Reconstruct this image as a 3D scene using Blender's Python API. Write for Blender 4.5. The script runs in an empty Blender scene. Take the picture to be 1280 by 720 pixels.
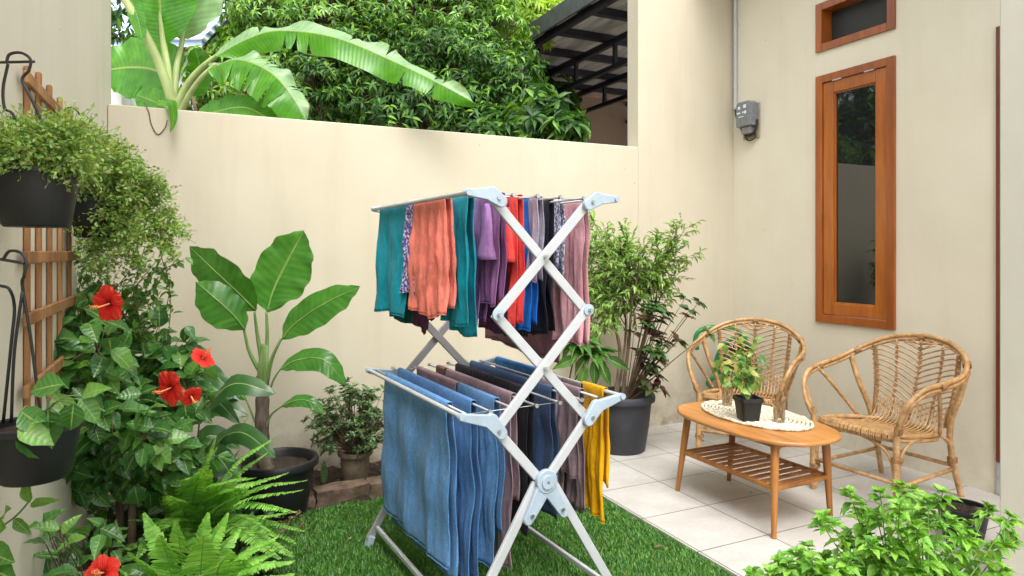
import bpy, math, random
import numpy as np
from mathutils import noise as mnoise
from mathutils import Vector, Matrix
rad = math.radians
R = random.Random(7)
NR = np.random.default_rng(11)
scene = bpy.context.scene
col = scene.collection
# ------------------------------------------------------------------ camera
F, CX, HY, CAMZ, YAW = 844.0, 640.0, 314.5, 1.3, 0.4457
cs, sn = math.cos(YAW), math.sin(YAW)
cam_d = bpy.data.cameras.new('camera'); cam = bpy.data.objects.new('camera', cam_d); col.objects.link(cam)
cam.location = (0, 0, CAMZ); cam.rotation_euler = (rad(90), 0, -YAW)
cam_d.sensor_width = 36; cam_d.lens = F/1280*36; cam_d.shift_y = -(360-HY)/1280
cam_d.clip_start = 0.02; cam_d.clip_end = 500
scene.camera = cam
# ------------------------------------------------------------------ light
SUN_EL, SUN_AZ = 60, 192     # azimuth clockwise from +Y: the light comes from behind the camera
world = bpy.data.worlds.new('World'); scene.world = world; world.use_nodes = True
wn = world.node_tree.nodes; wl = world.node_tree.links
for n in list(wn): wn.remove(n)
sky = wn.new('ShaderNodeTexSky'); sky.sky_type = 'NISHITA'; sky.sun_disc = False
sky.sun_elevation = rad(SUN_EL); sky.sun_rotation = rad(SUN_AZ); sky.dust_density = 4.0; sky.air_density = 1.0
hs = wn.new('ShaderNodeHueSaturation'); hs.inputs['Saturation'].default_value = 0.16
bg = wn.new('ShaderNodeBackground'); bg.inputs['Strength'].default_value = 0.15
wo = wn.new('ShaderNodeOutputWorld')
wl.new(sky.outputs[0], hs.inputs['Color']); wl.new(hs.outputs[0], bg.inputs['Color']); wl.new(bg.outputs[0], wo.inputs['Surface'])
sd = bpy.data.lights.new('sun', 'SUN'); sd.energy = 0.9; sd.angle = rad(45); sd.color = (1.0, 0.95, 0.87)
so = bpy.data.objects.new('sun', sd); col.objects.link(so)
az, el = rad(SUN_AZ), rad(SUN_EL)
sdir = Vector((math.sin(az)*math.cos(el), math.cos(az)*math.cos(el), math.sin(el)))
so.rotation_euler = sdir.to_track_quat('Z', 'Y').to_euler(); so.location = sdir*20
vs = scene.view_settings
vs.view_transform = 'Standard'; vs.look = 'None'; vs.exposure = 1.45; vs.gamma = 1.0; vs.use_curve_mapping = False
scene.cycles.max_bounces = 7; scene.cycles.diffuse_bounces = 4; scene.cycles.transparent_max_bounces = 8

# ------------------------------------------------------------------ helpers
def c2r(X, Z, z): return Vector((cs*X+sn*Z, -sn*X+cs*Z, z))       # camera ground coords -> room
def W(px, py, t):                                                 # pixel of the photo at depth t
    return c2r((px-CX)/F*t, t, CAMZ-(py-HY)/F*t)
def G(px, py, z=0.0):
    t = (CAMZ-z)*F/(py-HY); return W(px, py, t)
def depth(x, y): return sn*x+cs*y
def cv(X, Y, Z): return c2r(X, Z, Y)                               # direction (right, up, away)

def srgb(h):
    h = h.lstrip('#'); o = []
    for i in (0, 2, 4):
        c = int(h[i:i+2], 16)/255; o.append(c/12.92 if c <= 0.04045 else ((c+0.055)/1.055)**2.4)
    return tuple(o)+(1,)
def lin(r, g, b): return (r, g, b, 1)

class MB:
    def __init__(s): s.v = []; s.f = []; s.uv = None
    def add(s, vs_, fs):
        o = len(s.v); s.v += [tuple(v) for v in vs_]; s.f += [tuple(i+o for i in f) for f in fs]
    def box(s, a, b, M_=None):
        x0, y0, z0 = a; x1, y1, z1 = b
        vs_ = [Vector(p) for p in ((x0,y0,z0),(x1,y0,z0),(x1,y1,z0),(x0,y1,z0),(x0,y0,z1),(x1,y0,z1),(x1,y1,z1),(x0,y1,z1))]
        if M_: vs_ = [M_ @ v for v in vs_]
        s.add(vs_, [(3,2,1,0),(4,5,6,7),(0,1,5,4),(1,2,6,5),(2,3,7,6),(3,0,4,7)])
    def bar(s, p, q, w, h, up=(0,0,1)):                            # rectangular bar from p to q
        p, q = Vector(p), Vector(q); d = (q-p).normalized(); u = Vector(up)
        a = d.cross(u).normalized(); b = a.cross(d).normalized()
        vs_ = [P+a*sx*w/2+b*sz*h/2 for P in (p, q) for sx, sz in ((-1,-1),(1,-1),(1,1),(-1,1))]
        s.add(vs_, [(0,1,2,3),(7,6,5,4),(0,4,5,1),(1,5,6,2),(2,6,7,3),(3,7,4,0)])
    def tube(s, pts, r, n=8, caps=True):
        pts = [Vector(p) for p in pts]; N = len(pts)
        rr = r if isinstance(r, (list, tuple)) else [r]*N
        rings = []; prev = None
        for i, p in enumerate(pts):
            t = (pts[min(i+1, N-1)]-pts[max(i-1, 0)])
            t = t.normalized() if t.length > 1e-9 else Vector((0,0,1))
            if prev is None:
                a = t.orthogonal().normalized()
            else:
                a = prev-t*prev.dot(t)
                a = a.normalized() if a.length > 1e-6 else t.orthogonal().normalized()
            prev = a; b = t.cross(a)
            rings.append([p+(a*math.cos(k*2*math.pi/n)+b*math.sin(k*2*math.pi/n))*rr[i] for k in range(n)])
        vs_ = [v for rg in rings for v in rg]; fs = []
        for i in range(N-1):
            for k in range(n):
                k2 = (k+1) % n; fs.append((i*n+k, i*n+k2, (i+1)*n+k2, (i+1)*n+k))
        if caps: fs.append(tuple(range(n))[::-1]); fs.append(tuple((N-1)*n+k for k in range(n)))
        s.add(vs_, fs)
    def lathe(s, prof, c=(0,0,0), n=40, cap=False):                # prof list of (r, z)
        c = Vector(c); vs_ = []; fs = []; m = len(prof)
        for k in range(n):
            a = k*2*math.pi/n
            for r, z in prof: vs_.append((c.x+r*math.cos(a), c.y+r*math.sin(a), c.z+z))
        for k in range(n):
            k2 = (k+1) % n
            for i in range(m-1): fs.append((k*m+i, k2*m+i, k2*m+i+1, k*m+i+1))
        if cap: fs.append(tuple(k*m for k in range(n))[::-1]); fs.append(tuple(k*m+m-1 for k in range(n)))
        s.add(vs_, fs)
    def prism(s, outline, thick, M_):                              # outline in xy of M_, thickness in z
        n = len(outline)
        vs_ = [M_ @ Vector((x, y, -thick/2)) for x, y in outline]+[M_ @ Vector((x, y, thick/2)) for x, y in outline]
        s.add(vs_, [tuple(range(n))[::-1], tuple(range(n, 2*n))]+[(k, (k+1) % n, (k+1) % n+n, k+n) for k in range(n)])
    def build(s, name, m, parent=None, smooth=False, bevel=0, solid=0, sub=0, angle=None):
        me = bpy.data.meshes.new(name); me.from_pydata(s.v, [], s.f); me.update()
        if s.uv is not None:
            ul = me.uv_layers.new(name='UVMap'); li = np.zeros(len(me.loops), dtype=np.int32)
            me.loops.foreach_get('vertex_index', li); ul.data.foreach_set('uv', np.asarray(s.uv, dtype=np.float32)[li].ravel())
        return link(name, me, m, parent, smooth, bevel, solid, sub, angle)
def link(name, me, m, parent=None, smooth=False, bevel=0, solid=0, sub=0, angle=None):
    if m: me.materials.append(m)
    if smooth:
        me.polygons.foreach_set('use_smooth', [True]*len(me.polygons))
        if angle:
            me.set_sharp_from_angle(angle=rad(angle))
    o = bpy.data.objects.new(name, me); col.objects.link(o)
    if parent:
        o.parent = parent; o.matrix_parent_inverse = parent.matrix_basis.inverted()
    if solid:
        md = o.modifiers.new('solid', 'SOLIDIFY'); md.thickness = solid; md.offset = 0
    if bevel:
        md = o.modifiers.new('bevel', 'BEVEL'); md.width = bevel; md.segments = 2; md.limit_method = 'ANGLE'; md.angle_limit = rad(40)
    if sub:
        md = o.modifiers.new('sub', 'SUBSURF'); md.levels = sub; md.render_levels = sub
    return o
def tag(o, label=None, cat=None, group=None, kind=None):
    if label: o['label'] = label
    if cat: o['category'] = cat
    if group: o['group'] = group
    if kind: o['kind'] = kind
    return o
def thing(name, label, cat, loc=(0,0,0), rz=0, group=None):
    o = bpy.data.objects.new(name, None); col.objects.link(o); o.location = loc; o.rotation_euler = (0, 0, rz)
    o.empty_display_size = 0.1
    return tag(o, label, cat, group)
def crom(P, n=8):                                                  # catmull-rom through P
    P = [Vector(p) for p in P]; Q = [P[0]*2-P[1]]+P+[P[-1]*2-P[-2]]; out = []
    for i in range(1, len(Q)-2):
        a, b, c, d = Q[i-1:i+3]
        for k in range(n):
            t = k/n
            out.append(0.5*((2*b)+(c-a)*t+(2*a-5*b+4*c-d)*t*t+(3*b-a-3*c+d)*t**3))
    out.append(P[-1]); return out
def lerp(a, b, t): return a+(b-a)*t

# ------------------------------------------------------------------ materials
def newmat(name):
    m = bpy.data.materials.new(name); m.use_nodes = True; nt = m.node_tree
    return m, nt, nt.nodes, nt.links, nt.nodes['Principled BSDF']
def noise_col(nt, scale, c0, c1, lo=0.35, hi=0.65, detail=6, coord='Object', rough=0.6, stretch=None):
    n, l = nt.nodes, nt.links
    tc = n.new('ShaderNodeTexCoord'); src = tc.outputs[coord]
    if stretch:
        mp = n.new('ShaderNodeMapping'); mp.inputs['Scale'].default_value = stretch; l.new(src, mp.inputs[0]); src = mp.outputs[0]
    t = n.new('ShaderNodeTexNoise'); t.inputs['Scale'].default_value = scale; t.inputs['Detail'].default_value = detail; t.inputs['Roughness'].default_value = rough
    r = n.new('ShaderNodeValToRGB'); r.color_ramp.elements[0].position = lo; r.color_ramp.elements[1].position = hi
    r.color_ramp.elements[0].color = c0; r.color_ramp.elements[1].color = c1
    l.new(src, t.inputs['Vector']); l.new(t.outputs['Fac'], r.inputs[0]); return r, t, src
def bump(nt, h, strength, dist, prev=None):
    b = nt.nodes.new('ShaderNodeBump'); b.inputs['Strength'].default_value = strength; b.inputs['Distance'].default_value = dist
    nt.links.new(h, b.inputs['Height'])
    if prev: nt.links.new(prev, b.inputs['Normal'])
    return b.outputs[0]
def mix(nt, fac, a, b, mode='MIX'):
    m = nt.nodes.new('ShaderNodeMix'); m.data_type = 'RGBA'; m.blend_type = mode
    for s, v in ((m.inputs[0], fac), (m.inputs[6], a), (m.inputs[7], b)):
        if hasattr(v, 'is_output'): nt.links.new(v, s)
        else: s.default_value = v
    return m.outputs[2]
def simple(name, c, rough=0.5, scale=20, var=0.12, bs=0.15, bd=0.002, metal=0, coat=0, stretch=None, spec=0.5):
    m, nt, n, l, p = newmat(name)
    c0 = tuple(x*(1-var) for x in c[:3])+(1,); c1 = tuple(min(1, x*(1+var)) for x in c[:3])+(1,)
    r, t, s = noise_col(nt, scale, c0, c1, stretch=stretch)
    l.new(r.outputs[0], p.inputs['Base Color']); p.inputs['Roughness'].default_value = rough; p.inputs['Metallic'].default_value = metal
    p.inputs['Coat Weight'].default_value = coat; p.inputs['Specular IOR Level'].default_value = spec
    if bs: l.new(bump(nt, t.outputs['Fac'], bs, bd), p.inputs['Normal'])
    return m
def plaster(name, c, streak=0.5, dirt=0.55):
    m, nt, n, l, p = newmat(name)
    c = c[:3]; dk = tuple(x*f for x, f in zip(c, (0.93, 0.92, 0.89)))+(1,); lt = tuple(min(1, x*1.03) for x in c)+(1,)
    r, t, s = noise_col(nt, 1.3, dk, lt, 0.3, 0.7, 5)
    # faint rain streaks, stretched vertically
    r2, t2, _ = noise_col(nt, 7, (1,1,1,1), lin(0.86, 0.84, 0.80), 0.52, 0.85, 5, stretch=(1, 1, 0.12))
    b = mix(nt, streak, r.outputs[0], r2.outputs[0], 'MULTIPLY')
    # splash dirt near the ground: height mask times blotches
    tc = n.new('ShaderNodeTexCoord'); sp = n.new('ShaderNodeSeparateXYZ'); l.new(tc.outputs['Object'], sp.inputs[0])
    mr = n.new('ShaderNodeMapRange'); mr.inputs[1].default_value = 0.0; mr.inputs[2].default_value = 0.45; mr.inputs[3].default_value = 1; mr.inputs[4].default_value = 0; l.new(sp.outputs['Z'], mr.inputs[0])
    r3, t3, _ = noise_col(nt, 9, (0,0,0,1), (1,1,1,1), 0.42, 0.7, 8, rough=0.7)
    mu = n.new('ShaderNodeMath'); mu.operation = 'MULTIPLY'; l.new(mr.outputs[0], mu.inputs[0]); l.new(r3.outputs[0], mu.inputs[1])
    mu2 = n.new('ShaderNodeMath'); mu2.operation = 'MULTIPLY'; l.new(mu.outputs[0], mu2.inputs[0]); mu2.inputs[1].default_value = dirt
    b = mix(nt, mu2.outputs[0], b, lin(0.20, 0.16, 0.11))
    # scattered specks
    v = n.new('ShaderNodeTexVoronoi'); v.inputs['Scale'].default_value = 5.5; l.new(tc.outputs['Object'], v.inputs['Vector'])
    lt2 = n.new('ShaderNodeMath'); lt2.operation = 'LESS_THAN'; lt2.inputs[1].default_value = 0.022; l.new(v.outputs['Distance'], lt2.inputs[0])
    b = mix(nt, lt2.outputs[0], b, lin(0.25, 0.2, 0.14))
    l.new(b, p.inputs['Base Color']); p.inputs['Roughness'].default_value = 0.82
    f = n.new('ShaderNodeTexNoise'); f.inputs['Scale'].default_value = 160; f.inputs['Detail'].default_value = 3; l.new(tc.outputs['Object'], f.inputs['Vector'])
    nb = bump(nt, f.outputs['Fac'], 0.12, 0.002); nb = bump(nt, t.outputs['Fac'], 0.25, 0.02, nb)
    l.new(nb, p.inputs['Normal']); return m
def leafmat(name, cols, gloss=0.35, trans=0.35, uvvein=False, spec=0.5, midw=0.035):
    m, nt, n, l, p = newmat(name)
    g = n.new('ShaderNodeNewGeometry'); r = n.new('ShaderNodeValToRGB'); e = r.color_ramp
    while len(e.elements) < len(cols): e.elements.new(0.5)
    for i, c in enumerate(cols): e.elements[i].position = i/(len(cols)-1); e.elements[i].color = c
    l.new(g.outputs['Random Per Island'], r.inputs[0]); b = r.outputs[0]
    tc = n.new('ShaderNodeTexCoord'); t = n.new('ShaderNodeTexNoise'); t.inputs['Scale'].default_value = 14; t.inputs['Detail'].default_value = 4
    l.new(tc.outputs['Object'], t.inputs['Vector'])
    rr = n.new('ShaderNodeValToRGB'); rr.color_ramp.elements[0].position = 0.3; rr.color_ramp.elements[0].color = (0.72,0.74,0.7,1); rr.color_ramp.elements[1].position = 0.7; rr.color_ramp.elements[1].color = (1.15,1.12,1.05,1)
    l.new(t.outputs['Fac'], rr.inputs[0]); b = mix(nt, 1.0, b, rr.outputs[0], 'MULTIPLY')
    if uvvein:
        uv = n.new('ShaderNodeUVMap'); uv.uv_map = 'UVMap'; sp = n.new('ShaderNodeSeparateXYZ'); l.new(uv.outputs[0], sp.inputs[0])
        ab = n.new('ShaderNodeMath'); ab.operation = 'ABSOLUTE'; l.new(sp.outputs['Y'], ab.inputs[0])
        # side veins leave the midrib at a slant
        ad = n.new('ShaderNodeMath'); ad.operation = 'MULTIPLY_ADD'; l.new(ab.outputs[0], ad.inputs[0]); ad.inputs[1].default_value = -0.12; l.new(sp.outputs['X'], ad.inputs[2])
        ml = n.new('ShaderNodeMath'); ml.operation = 'MULTIPLY'; l.new(ad.outputs[0], ml.inputs[0]); ml.inputs[1].default_value = uvvein
        si = n.new('ShaderNodeMath'); si.operation = 'SINE'; l.new(ml.outputs[0], si.inputs[0])
        mr = n.new('ShaderNodeMapRange'); mr.inputs[1].default_value = -1; mr.inputs[2].default_value = 1; mr.inputs[3].default_value = 0; mr.inputs[4].default_value = 1; l.new(si.outputs[0], mr.inputs[0])
        vr = n.new('ShaderNodeValToRGB'); vr.color_ramp.elements[0].position = 0.0; vr.color_ramp.elements[0].color = (0.92,0.93,0.9,1); vr.color_ramp.elements[1].color = (1.04,1.04,1.03,1); l.new(mr.outputs[0], vr.inputs[0])
        b = mix(nt, 1.0, b, vr.outputs[0], 'MULTIPLY')
        ls = n.new('ShaderNodeMath'); ls.operation = 'LESS_THAN'; ls.inputs[1].default_value = midw; l.new(ab.outputs[0], ls.inputs[0])
        b = mix(nt, ls.outputs[0], b, lin(0.30, 0.42, 0.12))
        nz = n.new('ShaderNodeTexNoise'); nz.inputs['Scale'].default_value = 9; nz.inputs['Detail'].default_value = 5; l.new(tc.outputs['Object'], nz.inputs['Vector'])
        ma = n.new('ShaderNodeMath'); ma.operation = 'MULTIPLY_ADD'; l.new(nz.outputs['Fac'], ma.inputs[0]); ma.inputs[1].default_value = 1.1; l.new(ab.outputs[0], ma.inputs[2])
        er = n.new('ShaderNodeValToRGB'); er.color_ramp.elements[0].position = 0.0; er.color_ramp.elements[0].color = (0,0,0,1); er.color_ramp.elements[1].color = (1,1,1,1); 
        mg = n.new('ShaderNodeMapRange'); mg.inputs[1].default_value = 1.60; mg.inputs[2].default_value = 1.72; l.new(ma.outputs[0], mg.inputs[0])
        b = mix(nt, mg.outputs[0], b, lin(0.22, 0.15, 0.05))
        l.new(bump(nt, mr.outputs[0], 0.25, 0.003), p.inputs['Normal'])
    else:
        l.new(bump(nt, t.outputs['Fac'], 0.2, 0.005), p.inputs['Normal'])
    l.new(b, p.inputs['Base Color']); p.inputs['Roughness'].default_value = gloss; p.inputs['Specular IOR Level'].default_value = spec
    tr = n.new('ShaderNodeBsdfTranslucent'); tb = mix(nt, 1.0, b, (1.5, 1.35, 0.6, 1), 'MULTIPLY'); l.new(tb, tr.inputs['Color'])
    ms = n.new('ShaderNodeMixShader'); ms.inputs[0].default_value = trans
    out = n['Material Output']; l.new(p.outputs[0], ms.inputs[1]); l.new(tr.outputs[0], ms.inputs[2]); l.new(ms.outputs[0], out.inputs['Surface'])
    return m
def wood(name, c0, c1, scale=6, stretch=(1, 1, 0.12), rough=0.45, coat=0.0, bs=0.3, detail=8):
    m, nt, n, l, p = newmat(name)
    r, t, s = noise_col(nt, scale, c0, c1, 0.3, 0.7, detail, stretch=stretch)
    r2, t2, _ = noise_col(nt, scale*7, (0.7,0.66,0.6,1), (1.1,1.1,1.1,1), 0.35, 0.6, 4, stretch=stretch)
    b = mix(nt, 0.55, r.outputs[0], r2.outputs[0], 'MULTIPLY')
    l.new(b, p.inputs['Base Color']); p.inputs['Roughness'].default_value = rough; p.inputs['Coat Weight'].default_value = coat; p.inputs['Coat Roughness'].default_value = 0.25
    l.new(bump(nt, t2.outputs['Fac'], bs, 0.002), p.inputs['Normal']); return m
def fabric(name, c, kind='plain', c2=None, rough=0.95):
    m, nt, n, l, p = newmat(name)
    d = tuple(x*0.8 for x in c[:3])+(1,); b_ = tuple(min(1, x*1.12) for x in c[:3])+(1,)
    if kind == 'terry': r, t, s = noise_col(nt, 30, d, b_, 0.36, 0.64, 8, rough=0.8, stretch=(1,1,0.6))
    else: r, t, s = noise_col(nt, 9, tuple(x*0.8 for x in c[:3])+(1,), tuple(min(1, x*1.1) for x in c[:3])+(1,), 0.35, 0.65, 6, rough=0.7)
    b = r.outputs[0]
    if kind == 'terry':
        hv, ht, _ = noise_col(nt, 130, (0.62,0.66,0.72,1), (1.18,1.15,1.1,1), 0.36, 0.64, 4, rough=0.8)
        b = mix(nt, 1.0, b, hv.outputs[0], 'MULTIPLY')
    elif kind == 'plain':
        hv, ht, _ = noise_col(nt, 220, (0.84,0.84,0.84,1), (1.1,1.1,1.1,1), 0.36, 0.64, 3, rough=0.8)
        b = mix(nt, 1.0, b, hv.outputs[0], 'MULTIPLY')
    if kind == 'print':
        v = n.new('ShaderNodeTexNoise'); v.inputs['Scale'].default_value = 95; v.inputs['Detail'].default_value = 2; l.new(s, v.inputs['Vector'])
        vr = n.new('ShaderNodeValToRGB'); vr.color_ramp.interpolation = 'CONSTANT'; vr.color_ramp.elements[0].color = (0,0,0,1); vr.color_ramp.elements[1].position = 0.52; vr.color_ramp.elements[1].color = (1,1,1,1); l.new(v.outputs['Fac'], vr.inputs[0])
        b = mix(nt, vr.outputs[0], b, c2)
    l.new(b, p.inputs['Base Color']); p.inputs['Roughness'].default_value = rough; p.inputs['Specular IOR Level'].default_value = 0.2
    p.inputs['Sheen Weight'].default_value = 0.12 if kind == 'terry' else 0.06; p.inputs['Sheen Roughness'].default_value = 0.5
    w = n.new('ShaderNodeTexNoise'); w.inputs['Scale'].default_value = 420 if kind == 'terry' else 600; w.inputs['Detail'].default_value = 2; l.new(s, w.inputs['Vector'])
    nb = bump(nt, w.outputs['Fac'], 0.9 if kind == 'terry' else 0.3, 0.003)
    cr = n.new('ShaderNodeTexNoise'); cr.inputs['Scale'].default_value = 26; cr.inputs['Detail'].default_value = 5; cr.inputs['Distortion'].default_value = 1.2
    mp = n.new('ShaderNodeMapping'); mp.inputs['Scale'].default_value = (1, 1, 0.4); l.new(s, mp.inputs[0]); l.new(mp.outputs[0], cr.inputs['Vector'])
    nb = bump(nt, cr.outputs['Fac'], 0.22 if kind == 'terry' else 0.6, 0.012, nb); l.new(nb, p.inputs['Normal'])
    return m

M = {}
M['wall'] = plaster('cream_plaster', lin(0.555, 0.508, 0.40), 0.7, 0.9)
M['house'] = plaster('pale_plaster', lin(0.70, 0.66, 0.545), 0.5, 0.25)
M['pillar'] = plaster('pillar_plaster', lin(0.58, 0.56, 0.49), 0.3, 0.2)
M['frame'] = wood('varnished_wood', srgb('7e3d0c'), srgb('b2621e'), 5, (1, 1, 0.12), 0.35, 0.4)
M['door'] = wood('dark_door_wood', srgb('4c1d0c'), srgb('78341a'), 5, (1, 1, 0.12), 0.4, 0.2)
M['sash'] = wood('sash_wood', srgb('8c4810'), srgb('be6e22'), 5, (1, 1, 0.12), 0.33, 0.4)
M['teak'] = wood('teak', srgb('9a5f26'), srgb('c99150'), 5, (1, 0.12, 1), 0.42, 0.15)
M['teakleg'] = wood('teak_leg', srgb('7c481c'), srgb('a87136'), 6, (1, 1, 0.15), 0.45)
M['trellis'] = wood('trellis_wood', srgb('80522c'), srgb('b98a5a'), 8, (1, 1, 0.12), 0.75)
M['cane'] = wood('rattan_cane', srgb('94703f'), srgb('d0a878'), 26, (1, 1, 1), 0.38, 0.2, 0.25, 4)
M['cane_dark'] = wood('rattan_binding', srgb('6e4a28'), srgb('b58a5a'), 60, (1, 1, 1), 0.5, 0.1, 0.4, 4)
M['white_metal'] = simple('white_painted_metal', lin(0.45, 0.47, 0.49), 0.32, 12, 0.05, 0.05, 0.001)
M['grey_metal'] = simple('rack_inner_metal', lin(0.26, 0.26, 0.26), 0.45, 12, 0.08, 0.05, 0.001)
M['blueplastic'] = simple('pale_blue_plastic', lin(0.34, 0.42, 0.50), 0.35, 18, 0.1, 0.1, 0.001)
M['steel'] = simple('steel', lin(0.55, 0.55, 0.55), 0.3, 30, 0.1, 0.05, 0.001, metal=1)
M['blackpot'] = simple('black_plastic', lin(0.009, 0.010, 0.011), 0.5, 9, 0.35, 0.2, 0.002)
M['greypot'] = simple('charcoal_plastic', lin(0.028, 0.031, 0.038), 0.5, 7, 0.3, 0.15, 0.002)
M['brownpot'] = simple('weathered_clay', lin(0.13, 0.10, 0.07), 0.85, 12, 0.45, 0.4, 0.004)
M['soil'] = simple('soil', lin(0.035, 0.024, 0.016), 0.95, 35, 0.6, 1.0, 0.02)
M['iron'] = simple('black_wire', lin(0.015, 0.015, 0.016), 0.45, 20, 0.2, 0.05, 0.001)
M['bark'] = simple('bark', lin(0.16, 0.11, 0.07), 0.9, 30, 0.45, 0.7, 0.006, stretch=(1, 1, 0.3))
M['stem_green'] = simple('green_stem', lin(0.16, 0.26, 0.07), 0.45, 14, 0.3, 0.1, 0.002, stretch=(1, 1, 0.2))
M['stem_pale'] = simple('pale_green_stalk', lin(0.34, 0.42, 0.16), 0.4, 12, 0.25, 0.1, 0.002, stretch=(1, 1, 0.2))
M['brick'] = simple('weathered_brick', lin(0.14, 0.095, 0.065), 0.9, 16, 0.45, 0.8, 0.008)
M['block'] = simple('weathered_block', lin(0.36, 0.27, 0.19), 0.9, 14, 0.4, 0.8, 0.008)
M['pvc'] = simple('grey_conduit', lin(0.50, 0.50, 0.50), 0.45, 10, 0.08, 0.05, 0.001)
M['meter'] = simple('meter_grey', lin(0.17, 0.19, 0.21), 0.4, 25, 0.15, 0.1, 0.001)
M['cover'] = simple('meter_cover', lin(0.25, 0.24, 0.25), 0.3, 25, 0.15, 0.1, 0.001)
M['mark'] = simple('white_marks', lin(0.7, 0.75, 0.8), 0.5, 25, 0.05, 0, 0)
M['hose'] = simple('green_hose', lin(0.012, 0.20, 0.06), 0.28, 20, 0.15, 0.05, 0.001, coat=0.3)
M['carroof'] = simple('carport_sheet', lin(0.42, 0.41, 0.40), 0.6, 5, 0.3, 0.3, 0.01, stretch=(3, 0.4, 1))
M['carbeam'] = simple('carport_beam', lin(0.012, 0.013, 0.024), 0.45, 10, 0.2, 0.05, 0.001)
M['brownwall'] = plaster('brown_plaster', lin(0.26, 0.19, 0.14), 0.4, 0.1)
M['whitewall'] = simple('white_plaster', lin(0.75, 0.76, 0.78), 0.8, 4, 0.06, 0.1, 0.003)
M['eave'] = simple('eave_boards', lin(0.55, 0.47, 0.34), 0.8, 4, 0.06, 0.1, 0.003)
# glass: dark room behind
def glass():
    m, nt, n, l, p = newmat('dark_window_glass')
    p.inputs['Base Color'].default_value = lin(0.012, 0.013, 0.014); p.inputs['Roughness'].default_value = 0.02
    p.inputs['Specular IOR Level'].default_value = 0.95; return m
M['glass'] = glass()
def clearglass():
    m, nt, n, l, p = newmat('tumbler_glass')
    p.inputs['Base Color'].default_value = lin(0.9, 0.86, 0.78); p.inputs['Roughness'].default_value = 0.03; p.inputs['Transmission Weight'].default_value = 1.0; return m
M['clear'] = clearglass()
def tilemat():
    m, nt, n, l, p = newmat('ceramic_tile')
    tc = n.new('ShaderNodeTexCoord'); mp = n.new('ShaderNodeMapping'); mp.inputs['Location'].default_value = (-2.397, -3.091+0.4*0, 0); l.new(tc.outputs['Object'], mp.inputs[0])
    b = n.new('ShaderNodeTexBrick'); b.offset = 0; b.squash = 1; b.inputs['Scale'].default_value = 1; b.inputs['Brick Width'].default_value = 0.4; b.inputs['Row Height'].default_value = 0.4
    b.inputs['Mortar Size'].default_value = 0.0026; b.inputs['Mortar Smooth'].default_value = 0.1; b.inputs['Bias'].default_value = 0
    b.inputs['Color1'].default_value = lin(0.46, 0.45, 0.425); b.inputs['Color2'].default_value = lin(0.51, 0.495, 0.47); b.inputs['Mortar'].default_value = lin(0.06, 0.055, 0.05)
    l.new(mp.outputs[0], b.inputs['Vector'])
    r, t, s = noise_col(nt, 4, (0.86,0.85,0.83,1), (1.05,1.05,1.05,1), 0.35, 0.65, 8)
    r2, t2, _ = noise_col(nt, 40, (0.9,0.9,0.9,1), (1,1,1,1), 0.4, 0.6, 6)
    c = mix(nt, 1, b.outputs['Color'], r.outputs[0], 'MULTIPLY'); c = mix(nt, 0.6, c, r2.outputs[0], 'MULTIPLY')
    l.new(c, p.inputs['Base Color']); p.inputs['Roughness'].default_value = 0.42
    iv = n.new('ShaderNodeMath'); iv.operation = 'SUBTRACT'; iv.inputs[0].default_value = 1; l.new(b.outputs['Fac'], iv.inputs[1])
    l.new(bump(nt, iv.outputs[0], 0.5, 0.003), p.inputs['Normal']); return m
M['tile'] = tilemat()
def rooftile(name, c0, c1, sc):
    m, nt, n, l, p = newmat(name)
    tc = n.new('ShaderNodeTexCoord'); w = n.new('ShaderNodeTexWave'); w.wave_type = 'BANDS'; w.bands_direction = 'Z'; w.inputs['Scale'].default_value = sc; w.inputs['Distortion'].default_value = 0.6
    l.new(tc.outputs['Object'], w.inputs['Vector']); r = n.new('ShaderNodeValToRGB'); r.color_ramp.elements[0].color = c0; r.color_ramp.elements[1].color = c1
    r.color_ramp.elements[0].position = 0.3; r.color_ramp.elements[1].position = 0.6
    l.new(w.outputs['Fac'], r.inputs[0]); l.new(r.outputs[0], p.inputs['Base Color']); p.inputs['Roughness'].default_value = 0.6
    l.new(bump(nt, w.outputs['Fac'], 0.8, 0.03), p.inputs['Normal']); return m
M['blueroof'] = rooftile('blue_roof', srgb('7f93b0'), srgb('d5dde8'), 2.2)
def brickwall():
    m, nt, n, l, p = newmat('red_brickwork')
    tc = n.new('ShaderNodeTexCoord'); mp = n.new('ShaderNodeMapping'); mp.inputs['Rotation'].default_value = (rad(90), 0, 0); l.new(tc.outputs['Object'], mp.inputs[0])
    b = n.new('ShaderNodeTexBrick'); b.inputs['Scale'].default_value = 1; b.inputs['Brick Width'].default_value = 0.24; b.inputs['Row Height'].default_value = 0.08; b.inputs['Mortar Size'].default_value = 0.008
    b.inputs['Color1'].default_value = lin(0.34, 0.09, 0.08); b.inputs['Color2'].default_value = lin(0.48, 0.17, 0.15); b.inputs['Mortar'].default_value = lin(0.5, 0.45, 0.42)
    l.new(mp.outputs[0], b.inputs['Vector']); l.new(b.outputs['Color'], p.inputs['Base Color']); p.inputs['Roughness'].default_value = 0.9; return m
M['redbrick'] = brickwall()
M['mat'] = simple('woven_cord', lin(0.62, 0.57, 0.44), 0.9, 55, 0.4, 1.0, 0.006)
M['petal'] = leafmat('red_petal', [lin(0.80, 0.02, 0.012), lin(0.95, 0.06, 0.035)], 0.6, 0.3, spec=0.2)
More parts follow.
